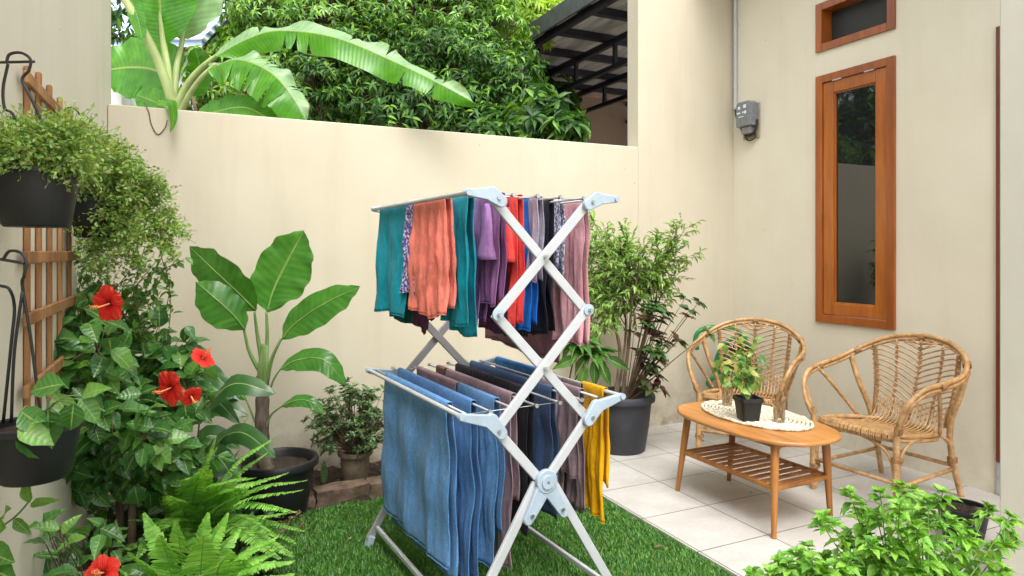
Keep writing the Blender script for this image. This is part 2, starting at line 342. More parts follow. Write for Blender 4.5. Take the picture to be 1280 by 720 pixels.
def petalmat():
    m, nt, n, l, p = newmat('hibiscus_petal'); uv = n.new('ShaderNodeUVMap'); uv.uv_map = 'UVMap'; sp = n.new('ShaderNodeSeparateXYZ'); l.new(uv.outputs[0], sp.inputs[0])
    r = n.new('ShaderNodeValToRGB'); e = r.color_ramp; e.elements[0].position = .08; e.elements[0].color = lin(.22, .002, .012); e.elements[1].position = .34; e.elements[1].color = lin(.80, .022, .014)
    q = e.elements.new(1.0); q.color = lin(.92, .085, .05); l.new(sp.outputs['X'], r.inputs[0])
    m1 = n.new('ShaderNodeMath'); m1.operation = 'MULTIPLY'; m1.inputs[1].default_value = 26; l.new(sp.outputs['Y'], m1.inputs[0]); s1 = n.new('ShaderNodeMath'); s1.operation = 'SINE'; l.new(m1.outputs[0], s1.inputs[0])
    vr = n.new('ShaderNodeMapRange'); vr.inputs[1].default_value = .3; vr.inputs[2].default_value = 1; vr.inputs[3].default_value = 0; vr.inputs[4].default_value = .35; l.new(s1.outputs[0], vr.inputs[0])
    b = mix(nt, vr.outputs[0], r.outputs[0], lin(.45, .008, .01)); l.new(b, p.inputs['Base Color']); p.inputs['Roughness'].default_value = .6; p.inputs['Specular IOR Level'].default_value = .25
    l.new(bump(nt, s1.outputs[0], .3, .002), p.inputs['Normal'])
    tr = n.new('ShaderNodeBsdfTranslucent'); l.new(b, tr.inputs['Color']); ms = n.new('ShaderNodeMixShader'); ms.inputs[0].default_value = .3
    l.new(p.outputs[0], ms.inputs[1]); l.new(tr.outputs[0], ms.inputs[2]); l.new(ms.outputs[0], n['Material Output'].inputs['Surface']); return m
M['petal'] = petalmat()
M['stamen'] = simple('stamen', lin(0.85, 0.30, 0.10), 0.6, 60, 0.3, 0.3, 0.002)

# ------------------------------------------------------------------ leaf meshes
# template leaf: x along, y across, z up. rows at fractions with half-width profile
def leaf_template(prof, fold=0.25, droop=0.25, wav=0.0):
    """prof: list of (u, w). returns verts (unit length, unit width 1 = full), faces"""
    v = []; f = []; k = len(prof)
    for i, (u, w) in enumerate(prof):
        z = -droop*u*u
        if w <= 1e-4: v.append((u, 0, z)); continue
        ww = w/2; zz = fold*ww+wav*math.sin(i*2.2)*ww
        v += [(u, -ww, z+zz), (u, 0, z), (u, ww, z+zz)]
    idx = []; c = 0
    for u, w in prof:
        if w <= 1e-4: idx.append([c]); c += 1
        else: idx.append([c, c+1, c+2]); c += 3
    for i in range(k-1):
        a, b = idx[i], idx[i+1]
        if len(a) == 1 and len(b) == 3: f += [(a[0], b[0], b[1]), (a[0], b[1], b[2])]
        elif len(a) == 3 and len(b) == 1: f += [(a[0], b[0], a[1]), (a[1], b[0], a[2])]
        elif len(a) == 3: f += [(a[0], b[0], b[1], a[1]), (a[1], b[1], b[2], a[2])]
    return np.array(v), f
T_OVAL = leaf_template([(0, 0), (0.25, 0.75), (0.6, 0.9), (1, 0)], 0.3, 0.2)
T_OVAL5 = leaf_template([(0, 0), (0.06, 0.34), (0.16, 0.72), (0.3, 0.98), (0.45, 1.0), (0.6, 0.88), (0.75, 0.62), (0.88, 0.30), (1, 0)], 0.28, 0.30, 0.10)
T_LANCE = leaf_template([(0, 0), (0.3, 0.9), (0.65, 0.7), (1, 0)], 0.3, 0.35)
T_LANCE5 = leaf_template([(0, 0), (0.15, 0.6), (0.38, 0.98), (0.62, 0.8), (0.85, 0.3), (1, 0)], 0.35, 0.4, 0.1)
T_DIAM = leaf_template([(0, 0), (0.45, 0.9), (1, 0)], 0.3, 0.1)
T_PINNA = leaf_template([(0, 0.55), (0.5, 0.8), (0.85, 0.6), (1, 0)], 0.1, 0.15)
class Leaves:
    def __init__(s, T): s.T = T; s.P = []; s.D = []; s.N = []; s.L = []; s.Wd = []
    def add(s, p, d, n, L, w):
        s.P.append(tuple(p)); s.D.append(tuple(d)); s.N.append(tuple(n)); s.L.append(L); s.Wd.append(w)
    def arr(s):
        P = np.array(s.P); D = np.array(s.D); N = np.array(s.N); L = np.array(s.L); Wd = np.array(s.Wd)
        D /= np.linalg.norm(D, axis=1, keepdims=True)+1e-9; Y = np.cross(N, D); Y /= np.linalg.norm(Y, axis=1, keepdims=True)+1e-9; Z = np.cross(D, Y)
        V, f = s.T
        v = P[:, None, :]+L[:, None, None]*(V[None, :, 0:1]*D[:, None, :]+V[None, :, 2:3]*Z[:, None, :])+Wd[:, None, None]*V[None, :, 1:2]*Y[:, None, :]
        return v.reshape(-1, 3), f, len(V)
def build_leaves(name, m, sets, parent=None, smooth=True, extra=None):
    vs_ = []; loops = []; starts = []; totals = []; off = 0; lo = 0
    for L in sets:
        if not L.P: continue
        v, f, k = L.arr(); n = len(L.P); vs_.append(v)
        flat = np.array([i for q in f for i in q], dtype=np.int64); cnt = np.array([len(q) for q in f], dtype=np.int64)
        a = (np.arange(n)[:, None]*k+flat[None, :]+off).ravel(); loops.append(a)
        tt = np.tile(cnt, n); totals.append(tt); st = np.concatenate([[0], np.cumsum(tt)[:-1]])+lo; starts.append(st)
        off += n*k; lo += len(a)
    v = np.concatenate(vs_); lp = np.concatenate(loops); st = np.concatenate(starts); tt = np.concatenate(totals)
    me = bpy.data.meshes.new(name); me.vertices.add(len(v)); me.vertices.foreach_set('co', v.astype(np.float32).ravel())
    me.loops.add(len(lp)); me.loops.foreach_set('vertex_index', lp.astype(np.int32))
    me.polygons.add(len(st)); me.polygons.foreach_set('loop_start', st.astype(np.int32)); me.polygons.foreach_set('loop_total', tt.astype(np.int32))
    me.update(calc_edges=True)
    uvs = np.concatenate([np.tile(np.stack([L.T[0][:, 0], np.sign(L.T[0][:, 1])], 1), (len(L.P), 1)) for L in sets if L.P])
    ul = me.uv_layers.new(name='UVMap'); ul.data.foreach_set('uv', uvs[lp].astype(np.float32).ravel())
    return link(name, me, m, parent, smooth)
def rv(s=1.0): return Vector((R.gauss(0, s), R.gauss(0, s), R.gauss(0, s)))
def runit():
    while True:
        v = Vector((R.uniform(-1,1), R.uniform(-1,1), R.uniform(-1,1)))
        if 0.05 < v.length < 1: return v.normalized()
TOCAM = Vector((0, 0, CAMZ))
def whorl(Ls, p, d, n, L, w, spread=0.9, up=0.3, jit=0.25):
    """n leaves radiating around direction d at p"""
    d = Vector(d).normalized(); a = d.orthogonal().normalized(); b = d.cross(a); ph = R.uniform(0, 6.28)
    for k in range(n):
        th = ph+k*2.4+R.uniform(-.3, .3); q = (a*math.cos(th)+b*math.sin(th))*spread+d*(up+R.uniform(-.2, .35))
        q = (q.normalized()+rv(jit*.4)).normalized()
        nn = (Vector((0,0,1))*0.7+d*0.5+rv(.25))
        s = R.uniform(.7, 1.15); Ls.add(Vector(p)+q*L*0.06, q, nn, L*s, w*s)

def big_leaf(name, m, mid, hw, sa, sb, parent, nu=26, nv=5, wave=0.03, curl=0.2, splits=0, pw=None, seed=0, ka=1.0, m2=None):
    """A big leaf. mid: midrib points in room space, hw: max half width (m), sa/sb: directions of the two halves.
    pw: list of (u, relative width)."""
    rr = random.Random(seed); mid = crom(mid, 10)
    pw = pw or [(0, .05), (.08, .35), (.25, .85), (.5, 1), (.75, .85), (.92, .45), (1, .02)]
    Ld = [0]
    for i in range(1, len(mid)): Ld.append(Ld[-1]+(mid[i]-mid[i-1]).length)
    def at(u):
        s_ = u*Ld[-1]
        for i in range(1, len(Ld)):
            if Ld[i] >= s_-1e-9:
                k = (s_-Ld[i-1])/max(1e-9, Ld[i]-Ld[i-1]); return mid[i-1].lerp(mid[i], k), (mid[i]-mid[i-1]).normalized()
        return mid[-1], (mid[-1]-mid[-2]).normalized()
    def wid(u):
        for (u0, w0), (u1, w1) in zip(pw, pw[1:]):
            if u <= u1:
                k = (u-u0)/(u1-u0); k = k*k*(3-2*k) if u1-u0 > .1 else k; return w0+(w1-w0)*k
        return pw[-1][1]
    mb = MB(); mb.uv = []
    ph = [rr.uniform(0, 6.28) for _ in range(6)]
    for side, sv in ((-1, sa), (1, sb)):
        sv = Vector(sv).normalized()
        cuts = sorted(rr.uniform(.15, .9) for _ in range(splits))
        segs = [0]+cuts+[1]; nside = len(mb.f) if side > 0 else 0; kw = ka if side < 0 else 1.0
        for u0, u1 in zip(segs, segs[1:]):
            n = max(2, int((u1-u0)*nu)); base = len(mb.v); drift = rr.uniform(-.12, .12) if splits else 0
            for i in range(n+1):
                u = lerp(u0, u1, i/n); p, t = at(u)
                s_ = (sv-t*sv.dot(t)).normalized(); nrm = t.cross(s_).normalized()*side
                for j in range(nv+1):
                    q = j/nv; w = wid(u)*hw*q
                    sh = 0
                    if splits: # tear gap opens towards the edge
                        g = 0.012*q*q*Ld[-1]
                        sh = (g if i == 0 and u0 > 0 else 0)-(g if i == n and u1 < 1 else 0)
                    wv = wave*hw*q*q*(math.sin(u*23+ph[0]+side)+.6*math.sin(u*41+ph[1]))+drift*w*q
                    w *= kw; P = p+s_*w+t*(sh+0.25*w*q*0.5)+nrm*(wv)-Vector((0,0,1))*curl*w*q
                    mb.v.append(tuple(P)); mb.uv.append((u*Ld[-1]*3, side*q))
            for i in range(n):
                for j in range(nv):
                    a = base+i*(nv+1)+j; b = a+nv+1
                    mb.f.append((a, a+1, b+1, b) if side > 0 else (a, b, b+1, a+1))
    o = mb.build(name, m, parent, smooth=True)
    if m2:
        o.data.materials.append(m2)
        for k in range(nside): o.data.polygons[k].material_index = 1
    return o

# ================================================================== SETTING
XH, YB, XL = 3.90, 4.08, -0.387       # house wall, back wall, left wall planes
def struct(name, mb, m, **k):
    o = mb.build(name, m, **k); o['kind'] = 'structure'; return o
g = MB(); S_ = 150; g.add([(-S_,-S_,-.06),(S_,-S_,-.06),(S_,S_,-.06),(-S_,S_,-.06)], [(0,1,2,3)])
struct('ground', g, simple('paved_bounce_ground', lin(0.36, 0.33, 0.28), 0.9, 3, 0.15, 0.3, 0.01))  # unseen paving, made pale to bounce light up onto the walls
g = MB(); g.box((1.985, -2.0, -.056), (XH, YB, 0.0)); struct('terrace_floor', g, M['tile'])
# uneven soil bed (along the left wall and the back wall)
g = MB(); nx, ny = 90, 90
for i in range(nx+1):
    for j in range(ny+1):
        x = lerp(XL, 1.98, i/nx); y = lerp(0.2, YB, j/ny)
        lawn = x > .22 and y < 3.52+.05*x
        z = -.03 if lawn else .012+.014*math.sin(x*31+y*17)*math.sin(y*23-x*9)+R.uniform(-.006, .008)
        g.v.append((x, y, z))
for i in range(nx):
    for j in range(ny):
        a = i*(ny+1)+j; g.f.append((a, a+ny+1, a+ny+2, a+1))
struct('soil_bed', g, M['soil'], smooth=True)
# lawn: base sheet + blades, one stuff object
def lawn():
    n = 190000; x = NR.uniform(.10, 1.99, n); y = NR.uniform(1.25, 3.66, n)
    edge = .2+.05*np.sin(y*9)+.04*np.sin(y*23); keep = (x > edge) & (y < 3.50+.05*x+.02*np.sin(x*20)) & ((x-1.24*0)**2 > -1)
    x, y = x[keep], y[keep]; n = len(x)
    h = NR.uniform(.014, .027, n); th = NR.uniform(0, 6.28, n); ln = NR.uniform(.1, .95, n); w = NR.uniform(.0014, .0028, n)
    dx, dy = np.cos(th), np.sin(th); bx, by = -dy, dx; z0 = -.022
    v = np.zeros((n, 5, 3)); hx = h*ln
    v[:, 0] = np.stack([x-bx*w, y-by*w, np.full(n, z0)], 1); v[:, 1] = np.stack([x+bx*w, y+by*w, np.full(n, z0)], 1)
    v[:, 2] = np.stack([x+bx*w*.8+dx*hx*.4, y+by*w*.8+dy*hx*.4, z0+h*.65], 1); v[:, 3] = np.stack([x-bx*w*.8+dx*hx*.4, y-by*w*.8+dy*hx*.4, z0+h*.65], 1)
    v[:, 4] = np.stack([x+dx*hx, y+dy*hx, z0+h], 1)
    o = 5*np.arange(n)[:, None]; loops = np.concatenate([o+np.array([0,1,2,3]), o+np.array([3,2,4])], 1).ravel()
    tt = np.tile([4, 3], n); st = np.concatenate([[0], np.cumsum(tt)[:-1]])
    me = bpy.data.meshes.new('lawn'); me.vertices.add(n*5); me.vertices.foreach_set('co', v.astype(np.float32).ravel())
    me.loops.add(len(loops)); me.loops.foreach_set('vertex_index', loops.astype(np.int32)); me.polygons.add(len(st))
    me.polygons.foreach_set('loop_start', st.astype(np.int32)); me.polygons.foreach_set('loop_total', tt.astype(np.int32)); me.update(calc_edges=True)
    o = link('lawn_grass', me, leafmat('turf', [lin(.025,.095,.014), lin(.06,.22,.03), lin(.18,.42,.08), lin(.045,.17,.024), lin(.09,.29,.04), lin(.06,.21,.034), lin(.26,.34,.10)], .45, .3))
    tag(o, 'short bright green turf under the drying rack', 'grass', kind='stuff')
    g = MB(); g.box((.2, .2, -.05), (1.983, 3.56, -.02))
    struct('lawn_base', g, simple('turf_base', lin(.03, .09, .02), .95, 40, .3, .5, .01))
lawn()

# walls ------------------------------------------------------------
g = MB(); ZW = 2.07; g.box((XL+.002, YB, -.05), (2.98, YB+.14, ZW))
o = g.build('garden_wall', M['wall'], bevel=.006); tag(o, 'low cream plastered wall along the back of the garden', 'wall')
g = MB(); g.box((XL-.2, -2.0, -.05), (XL, YB+.21, 3.6))
o = g.build('side_wall', M['house'], bevel=.006); tag(o, 'tall pale plastered wall at the left carrying the trellis', 'wall')
house = thing('house', 'pale cream house with orange wooden window beside the terrace', 'house', (XH, YB, 0))
g = MB(); g.box((2.98, YB+.001, -.05), (XH+.2, YB+.14, 3.55)); o = g.build('wall', M['wall'], house, bevel=.005)
# house wall with real openings (y ranges descending toward camera)
WY0, WY1 = 2.714, 3.29
g = MB(); X0, X1 = XH, XH+.2
def wy(y0, y1, z0, z1): g.box((X0, y0, z0), (X1, y1, z1))
DY0, DY1 = 1.30, 2.14; DZ = 2.50
wy(WY1, YB, -.05, 3.55); wy(WY0, WY1, -.05, .82); wy(WY0, WY1, 2.50, 2.665); wy(WY0, WY1, 2.995, 3.55)
wy(DY1, WY0, -.05, 3.55); wy(DY0, DY1, DZ, 3.55); wy(-2, DY0, -.05, 3.55)
g.build('wall', M['house'], house)
def ring(mb, y0, y1, z0, z1, w, x0, x1):
    mb.box((x0, y0, z0), (x1, y0+w, z1)); mb.box((x0, y1-w, z0), (x1, y1, z1))
    mb.box((x0, y0+w, z0), (x1, y1-w, z0+w)); mb.box((x0, y0+w, z1-w), (x1, y1-w, z1))
def child(parent, name, mb, m, **k): return mb.build(name, m, parent, **k)
wf = MB(); ring(wf, WY0, WY1, .82, 2.50, .052, XH-.018, XH+.1); wf = wf.build('window', M['frame'], house, bevel=.003)
s_ = MB(); ring(s_, WY0+.055, WY1-.055, .875, 2.445, .078, XH-.006, XH+.035); s_.build('sash', M['sash'], wf, bevel=.004)
s_ = MB(); ring(s_, WY0+.132, WY1-.132, .952, 2.368, .010, XH+.004, XH+.03); s_.build('bead', M['sash'], wf, bevel=.003)
s_ = MB(); s_.box((XH+.018, WY0+.138, .958), (XH+.024, WY1-.138, 2.362)); s_.build('pane', M['glass'], wf)
for yy in (WY0+.17, WY1-.17):
    s_ = MB(); s_.tube([(XH-.012, yy-.035, 2.447), (XH-.012, yy+.035, 2.447)], .006, 10); s_.build('hinge', M['steel'], wf, smooth=True, angle=40)
wf = MB(); ring(wf, WY0, WY1, 2.665, 2.995, .05, XH-.018, XH+.1); wf = wf.build('transom_window', M['frame'], house, bevel=.003)
s_ = MB(); s_.box((XH+.085, WY0+.05, 2.715), (XH+.091, WY1-.05, 2.945)); s_.build('pane', simple('vent_mesh_dark', lin(.018,.02,.018), .5, 200, .3, .2, .002), wf)
df = MB(); df.box((XH-.016, DY1-.055, .18), (XH+.1, DY1, DZ)); df.box((XH-.016, DY0, DZ-.055), (XH+.1, DY1-.055, DZ)); df.box((XH-.016, DY0, .18), (XH+.1, DY0+.055, DZ-.055))
df = df.build('door_frame', M['door'], house, bevel=.003)
s_ = MB(); s_.box((XH+.05, DY0+.056, .02), (XH+.09, DY1-.056, DZ-.057)); s_.build('door', M['frame'], df)
s_ = MB(); s_.box((XH-.012, DY1-.057, 0), (XH+.1, DY1+.002, .178)); s_.build('plinth', simple('cement', lin(.36, .36, .37), .9, 20, .15, .5, .004), house, bevel=.004)
# eave over the terrace, out of frame above
g = MB(); g.box((3.45, -1.0, 3.552), (XH+.6, YB+.3, 3.62)); g.build('roof', M['eave'], house)
# inner dark room so that nothing bright shows
pl = thing('pillar', 'pale plastered porch pillar at the right edge', 'pillar', (2.9, 1.4, 0))
g = MB(); g.box((2.8, 1.22, 0), (3.02, 1.53, 3.5)); g.build('shaft', M['pillar'], pl, bevel=.006)
g = MB(); g.box((2.785, 1.205, 3.5), (3.035, 1.545, 3.552)); g.build('capital', M['pillar'], pl, bevel=.004)

# electric meter ---------------------------------------------------
em = thing('electric_meter', 'grey electric meter box with conduit on the house wall near the corner', 'meter', (XH, 3.88, 2.2))
g = MB(); g.prism([(-.075,-.09),(.075,-.09),(.075,.08),(.05,.1),(-.05,.1),(-.075,.08)], .085, Matrix(((0,0,1,XH-.05),(1,0,0,3.885),(0,1,0,2.345),(0,0,0,1))))
g.build('housing', M['meter'], em, bevel=.006)
g = MB(); g.box((XH-.07, 3.835, 2.20), (XH-.005, 3.925, 2.253)); g.build('terminal_cover', M['cover'], em, bevel=.005)
g = MB(); g.box((XH-.012, 3.80, 2.165), (XH-.001, 3.965, 2.43)); g.build('backplate', simple('meter_board', lin(.33,.29,.2), .8), em, bevel=.003)
g = MB()
for yy, zz, a, b in ((3.925,2.40,.02,.022),(3.868,2.405,.024,.026),(3.93,2.36,.03,.012),(3.885,2.362,.012,.012),(3.862,2.36,.016,.022),(3.905,2.33,.05,.005)):
    g.box((XH-.096, yy-a/2, zz-b/2), (XH-.0925, yy+a/2, zz+b/2))
g.build('dial_marks', M['mark'], em)
g = MB(); g.tube([(XH-.016, 4.045, 3.55), (XH-.016, 4.045, 2.42)], .0135, 12)
for zz in (2.44, 2.6, 2.95, 3.1, 3.3): g.tube([(XH-.016, 4.045, zz-.012), (XH-.016, 4.045, zz+.012)], .0165, 12)
g.build('conduit', M['pvc'], em, smooth=True, angle=40)
g = MB(); g.tube(crom([(XH-.016,4.045,2.43),(XH-.018,4.03,2.36),(XH-.03,3.97,2.26),(XH-.04,3.92,2.20),(XH-.04,3.87,2.185),(XH-.035,3.82,2.22),(XH-.03,3.80,2.30)]), .008, 8)
g.tube(crom([(XH-.03,3.93,2.20),(XH-.02,3.92,2.165),(XH-.03,3.87,2.15),(XH-.02,3.83,2.17),(XH-.02,3.84,2.21)]), .005, 8); g.build('cable', M['iron'], em, smooth=True)

# bed edging ---------------------------------------------------------
def rough_block(mb, x0, x1, y0, y1, z0, z1, rot, amp, seed, nx=8, ny=3, nz=3):
    rr = random.Random(seed); c = Vector(((x0+x1)/2, (y0+y1)/2, 0)); Mx = Matrix.Translation(c) @ Matrix.Rotation(rot, 4, 'Z')
    import bmesh
    bm = bmesh.new(); bmesh.ops.create_cube(bm, size=1); bmesh.ops.subdivide_edges(bm, edges=bm.edges[:], cuts=4, use_grid_fill=True)
    o = len(mb.v)
    for v in bm.verts:
        s = v.co; r3 = .5-max(0, (abs(s.x)+abs(s.y)+abs(s.z)-1.15))*.04
        p = Vector((s.x*(x1-x0), s.y*(y1-y0), (s.z+.5)*(z1-z0)+z0))*1.0
        k = 1-.05*max(0, (abs(s.x)+abs(s.y)+abs(s.z)-1.0))
        p = Vector((p.x*k, p.y*k, p.z))+Vector((rr.gauss(0, amp), rr.gauss(0, amp), rr.gauss(0, amp)))
        mb.v.append(tuple(Mx @ p))
    bm.verts.index_update(); mb.f += [tuple(v.index+o for v in f.verts) for f in bm.faces]; bm.free()
g = MB(); x = .36; k = 0
while x < 1.95:
    w = R.uniform(.2, .3); y = 3.60+.05*(x-.4); rough_block(g, x, x+w-.006, y-.06, y+.06, -.04, .06+R.uniform(-.012, .01), .05+R.uniform(-.03, .03), .003, k); x += w; k += 1
o = g.build('bed_edging', M['brick'], smooth=True, angle=50); tag(o, 'low reddish brick edging between the lawn and the soil bed', 'edging')
for i, (x0, y0, rz, lb) in enumerate(((2.0, 3.44, .05, 'weathered stone block on the tiles behind the yellow cloth, left of its pair'), (2.145, 3.46, .02, 'weathered stone block touching the charcoal pot, right of its pair'))):
    g = MB(); rough_block(g, x0, x0+.135, y0, y0+.22, .001, .105, rz, .0025, 50+i); o = g.build('stone_block', M['block'], smooth=True, angle=50); tag(o, lb, 'block', 'stone blocks at the end of the bed')

# ================================================================== TRELLIS + HANGING POTS
tr = thing('trellis', 'reddish wooden lattice trellis fixed on the left wall', 'trellis', (XL, 2.45, 0))
xt = XL+.03
ys = [2.12, 2.27, 2.43, 2.61, 2.80]
for i, y in enumerate(ys):
    g = MB(); g.box((xt-.028, y-.011, .86), (xt-.016, y+.011, 1.80-(.0 if i else .02))); g.build('upright_slat', M['trellis'], tr, bevel=.003)
for z in (1.735, 1.285, 1.13, .95):
    g = MB(); y0, y1 = (2.03, 2.93)
    g.box((xt-.0155, y0, z-.016), (xt-.003, y1, z+.016)); g.build('cross_slat', M['trellis'], tr, bevel=.003)

def tapered_pot(r0, r1, h, lip=.012, rim=.006, wall=.005):
    return [(0.001, 0), (r0*.92, 0), (r0, .006), (r1, h-lip), (r1+rim, h-lip), (r1+rim, h), (r1+rim*.2, h+.001), (r1-wall, h-.002), (r1-wall, h-.03), (r0-wall, .02), (.001, .02)]
def soil_disc(r, c, z, parent, seed=0):
    g = MB(); rr = random.Random(seed); n = 24; g.v.append((c[0], c[1], z+.01)); rings = 5
    for k in range(1, rings+1):
        for a in range(n): g.v.append((c[0]+r*k/rings*math.cos(a*2*math.pi/n), c[1]+r*k/rings*math.sin(a*2*math.pi/n), z+rr.uniform(-.008, .01)))
    for a in range(n): g.f.append((0, 1+a, 1+(a+1) % n))
    for k in range(rings-1):
        for a in range(n): b = 1+k*n; g.f.append((b+a, b+n+a, b+n+(a+1) % n, b+(a+1) % n))
    g.build('soil', M['soil'], parent, smooth=True)

M['fine'] = leafmat('fine_foliage', [lin(.12,.28,.05), lin(.24,.46,.09), lin(.50,.66,.28), lin(.18,.38,.07), lin(.36,.34,.12), lin(.36,.58,.18)], .5, .4)
M['hib'] = leafmat('hibiscus_leaf', [lin(.035,.12,.026), lin(.06,.20,.04), lin(.11,.30,.06), lin(.05,.16,.045), lin(.20,.42,.08)], .3, .28, spec=.6, uvvein=42, midw=.06)
def hang_pot(px, ptop, pbot, t, r, label, trail, hook):
    c = W(px, ptop, t); zb = CAMZ-(pbot-HY)/F*t; h = c.z-zb
    root = thing('hanging_pot', label, 'hanging plant', (c.x, c.y, zb), 0, 'black pots hanging on the trellis')
    g = MB(); g.lathe(tapered_pot(r*.80, r, h), (c.x, c.y, zb), 40); g.build('pot', M['blackpot'], root, smooth=True, angle=45)
    soil_disc(r-.006, c, zb+h-.02, root)
    g = MB()
    for P in hook: g.tube(crom([W(a, b, tt) for a, b, tt in P], 8), .0031, 8)
    g.build('hook', M['iron'], root, smooth=True)
    return root, c, zb, h
# fine-leaved trailing foliage
def fine_leaf_mass(root, c, paths, n_sub, leaf, name='foliage'):
    Ls = Leaves(T_DIAM); g = MB()
    for p0, p1, sag in paths:
        p0, p1 = Vector(p0), Vector(p1); mid = (p0+p1)/2+Vector((0,0,sag)); P = crom([p0, mid, p1], 8); g.tube(P, .0009, 4)
        for i, p in enumerate(P[2:]):
            for _ in range(n_sub):
                d = (rv(.5)+(p1-p0).normalized()*.3+Vector((0,0,.15))).normalized(); L = R.uniform(.015, .06); q = p+d*L
                g.tube([p, q], .0006, 3, False)
                for k in range(4):
                    w = p.lerp(q, (k+1)/4); dd = (rv(.6)+d*.5).normalized(); s = leaf*R.uniform(.6, 1.3); Ls.add(w, dd, Vector((0,0,1))+rv(.5), s, s*.75)
    build_leaves(name, M['fine'], [Ls], root); g.build('stems', M['stem_green'], root)
r1, c1, z1, h1 = hang_pot(46, 212, 284, 1.47, .080, 'black hanging pot with fine pale foliage, nearest at upper left', 0,
    [[(0,78,1.45),(43,77,1.45)], [(8,78,1.45),(12,68,1.45),(26,66,1.45),(38,74,1.45),(36,88,1.45),(28,100,1.45),(40,125,1.45),(55,160,1.46),(70,212,1.47)], [(10,80,1.46),(4,110,1.46),(6,135,1.46),(18,148,1.46),(22,212,1.47)]])
paths = []
for k in range(95):
    a = R.uniform(-10, 118); b = R.uniform(156, 216); tt = 1.47+R.uniform(-.09, .09)
    if b < 150+max(0, (abs(a-45)-35))*.55: b += 25
    paths.append((Vector((c1.x, c1.y, c1.z-.01))+Vector((R.gauss(0,.035), R.gauss(0,.035), 0)), W(a, b, tt), R.uniform(-.01, .025)))
for k in range(16): paths.append((Vector((c1.x, c1.y, c1.z))+Vector((0,.03,0)), W(R.uniform(85, 130), R.uniform(170, 225), 1.55), .04))
fine_leaf_mass(r1, c1, paths, 4, .0115)
r2, c2, z2, h2 = hang_pot(121, 248, 297, 2.36, .082, 'smaller looking black hanging pot half hidden under trailing foliage, beyond the first', 0,
    [[(78,144,2.3),(92,145,2.3)], [(79,144,2.3),(83,136,2.3),(92,135,2.3),(99,143,2.3),(97,152,2.3),(104,170,2.32),(118,200,2.34),(130,248,2.36)], [(89,150,2.3),(96,152,2.3),(105,158,2.3),(100,165,2.3)], [(120,180,2.4),(125,176,2.4),(132,182,2.4),(130,190,2.4),(112,248,2.36)]])
paths = []
for k in range(38):
    a = R.gauss(152, 38); b = R.uniform(185, 255) if R.random() < .7 else R.uniform(250, 300)
    if a > 165: b = max(b, 190+(a-165)*1.2)
    if a < 165 and b > 248: b = R.uniform(200, 246)
    a = min(a, 228); paths.append((Vector((c2.x, c2.y, c2.z-.01))+Vector((R.gauss(0,.03), R.gauss(0,.03), 0)), W(a, b, 2.33+R.uniform(-.12, .12)), R.uniform(.0, .07)))
for k in range(34):
    a = R.uniform(95, 225); paths.append((W(R.uniform(150, 175), R.uniform(225, 260), 2.33) if R.random() < .75 else W(R.uniform(100, 140), 298, 2.42), W(a, R.uniform(290, 345)-abs(a-140)*.15, 2.33+R.uniform(-.1, .1)), R.uniform(.03, .09)))
fine_leaf_mass(r2, c2, paths, 4, .0150)
r3, c3, z3, h3 = hang_pot(44, 528, 597, 1.42, .083, 'black hanging pot holding broad green leaves at lower left', 0,
    [[(0,324,1.38),(30,329,1.38)], [(4,324,1.38),(12,314,1.38),(26,316,1.38),(33,328,1.38),(30,345,1.38),(28,358,1.39),(38,420,1.40),(52,528,1.42)], [(0,357,1.38),(12,362,1.38),(18,385,1.4),(14,430,1.4),(4,528,1.42)], [(28,365,1.39),(18,440,1.4),(14,528,1.42)]])
Ls = Leaves(T_OVAL5); g = MB()
for k in range(9):
    a, b = R.uniform(5, 120), R.uniform(470, 550); q = W(a, b, 1.40+R.uniform(-.08, .04)); p0 = Vector((c3.x, c3.y, c3.z-.02)); g.tube(crom([p0, (p0+q)/2+Vector((0,0,.03)), q], 5), .0015, 5)
    Ls.add(q, cv(R.uniform(-.3, 1), R.uniform(-.7, .4), R.uniform(-.6,.2)), cv(0, .6, -1)+rv(.3), R.uniform(.05, .07), R.uniform(.035, .05))
Ls.add(W(60, 512, 1.36), cv(.1, -1, -.2), cv(.2, .3, -1), .078, .062); Ls.add(W(80, 480, 1.36), cv(-1, -.1, -.2), cv(0, .6, -1), .07, .05)
build_leaves('foliage', M['hib'], [Ls], r3); g.build('stems', M['stem_green'], r3, smooth=True)

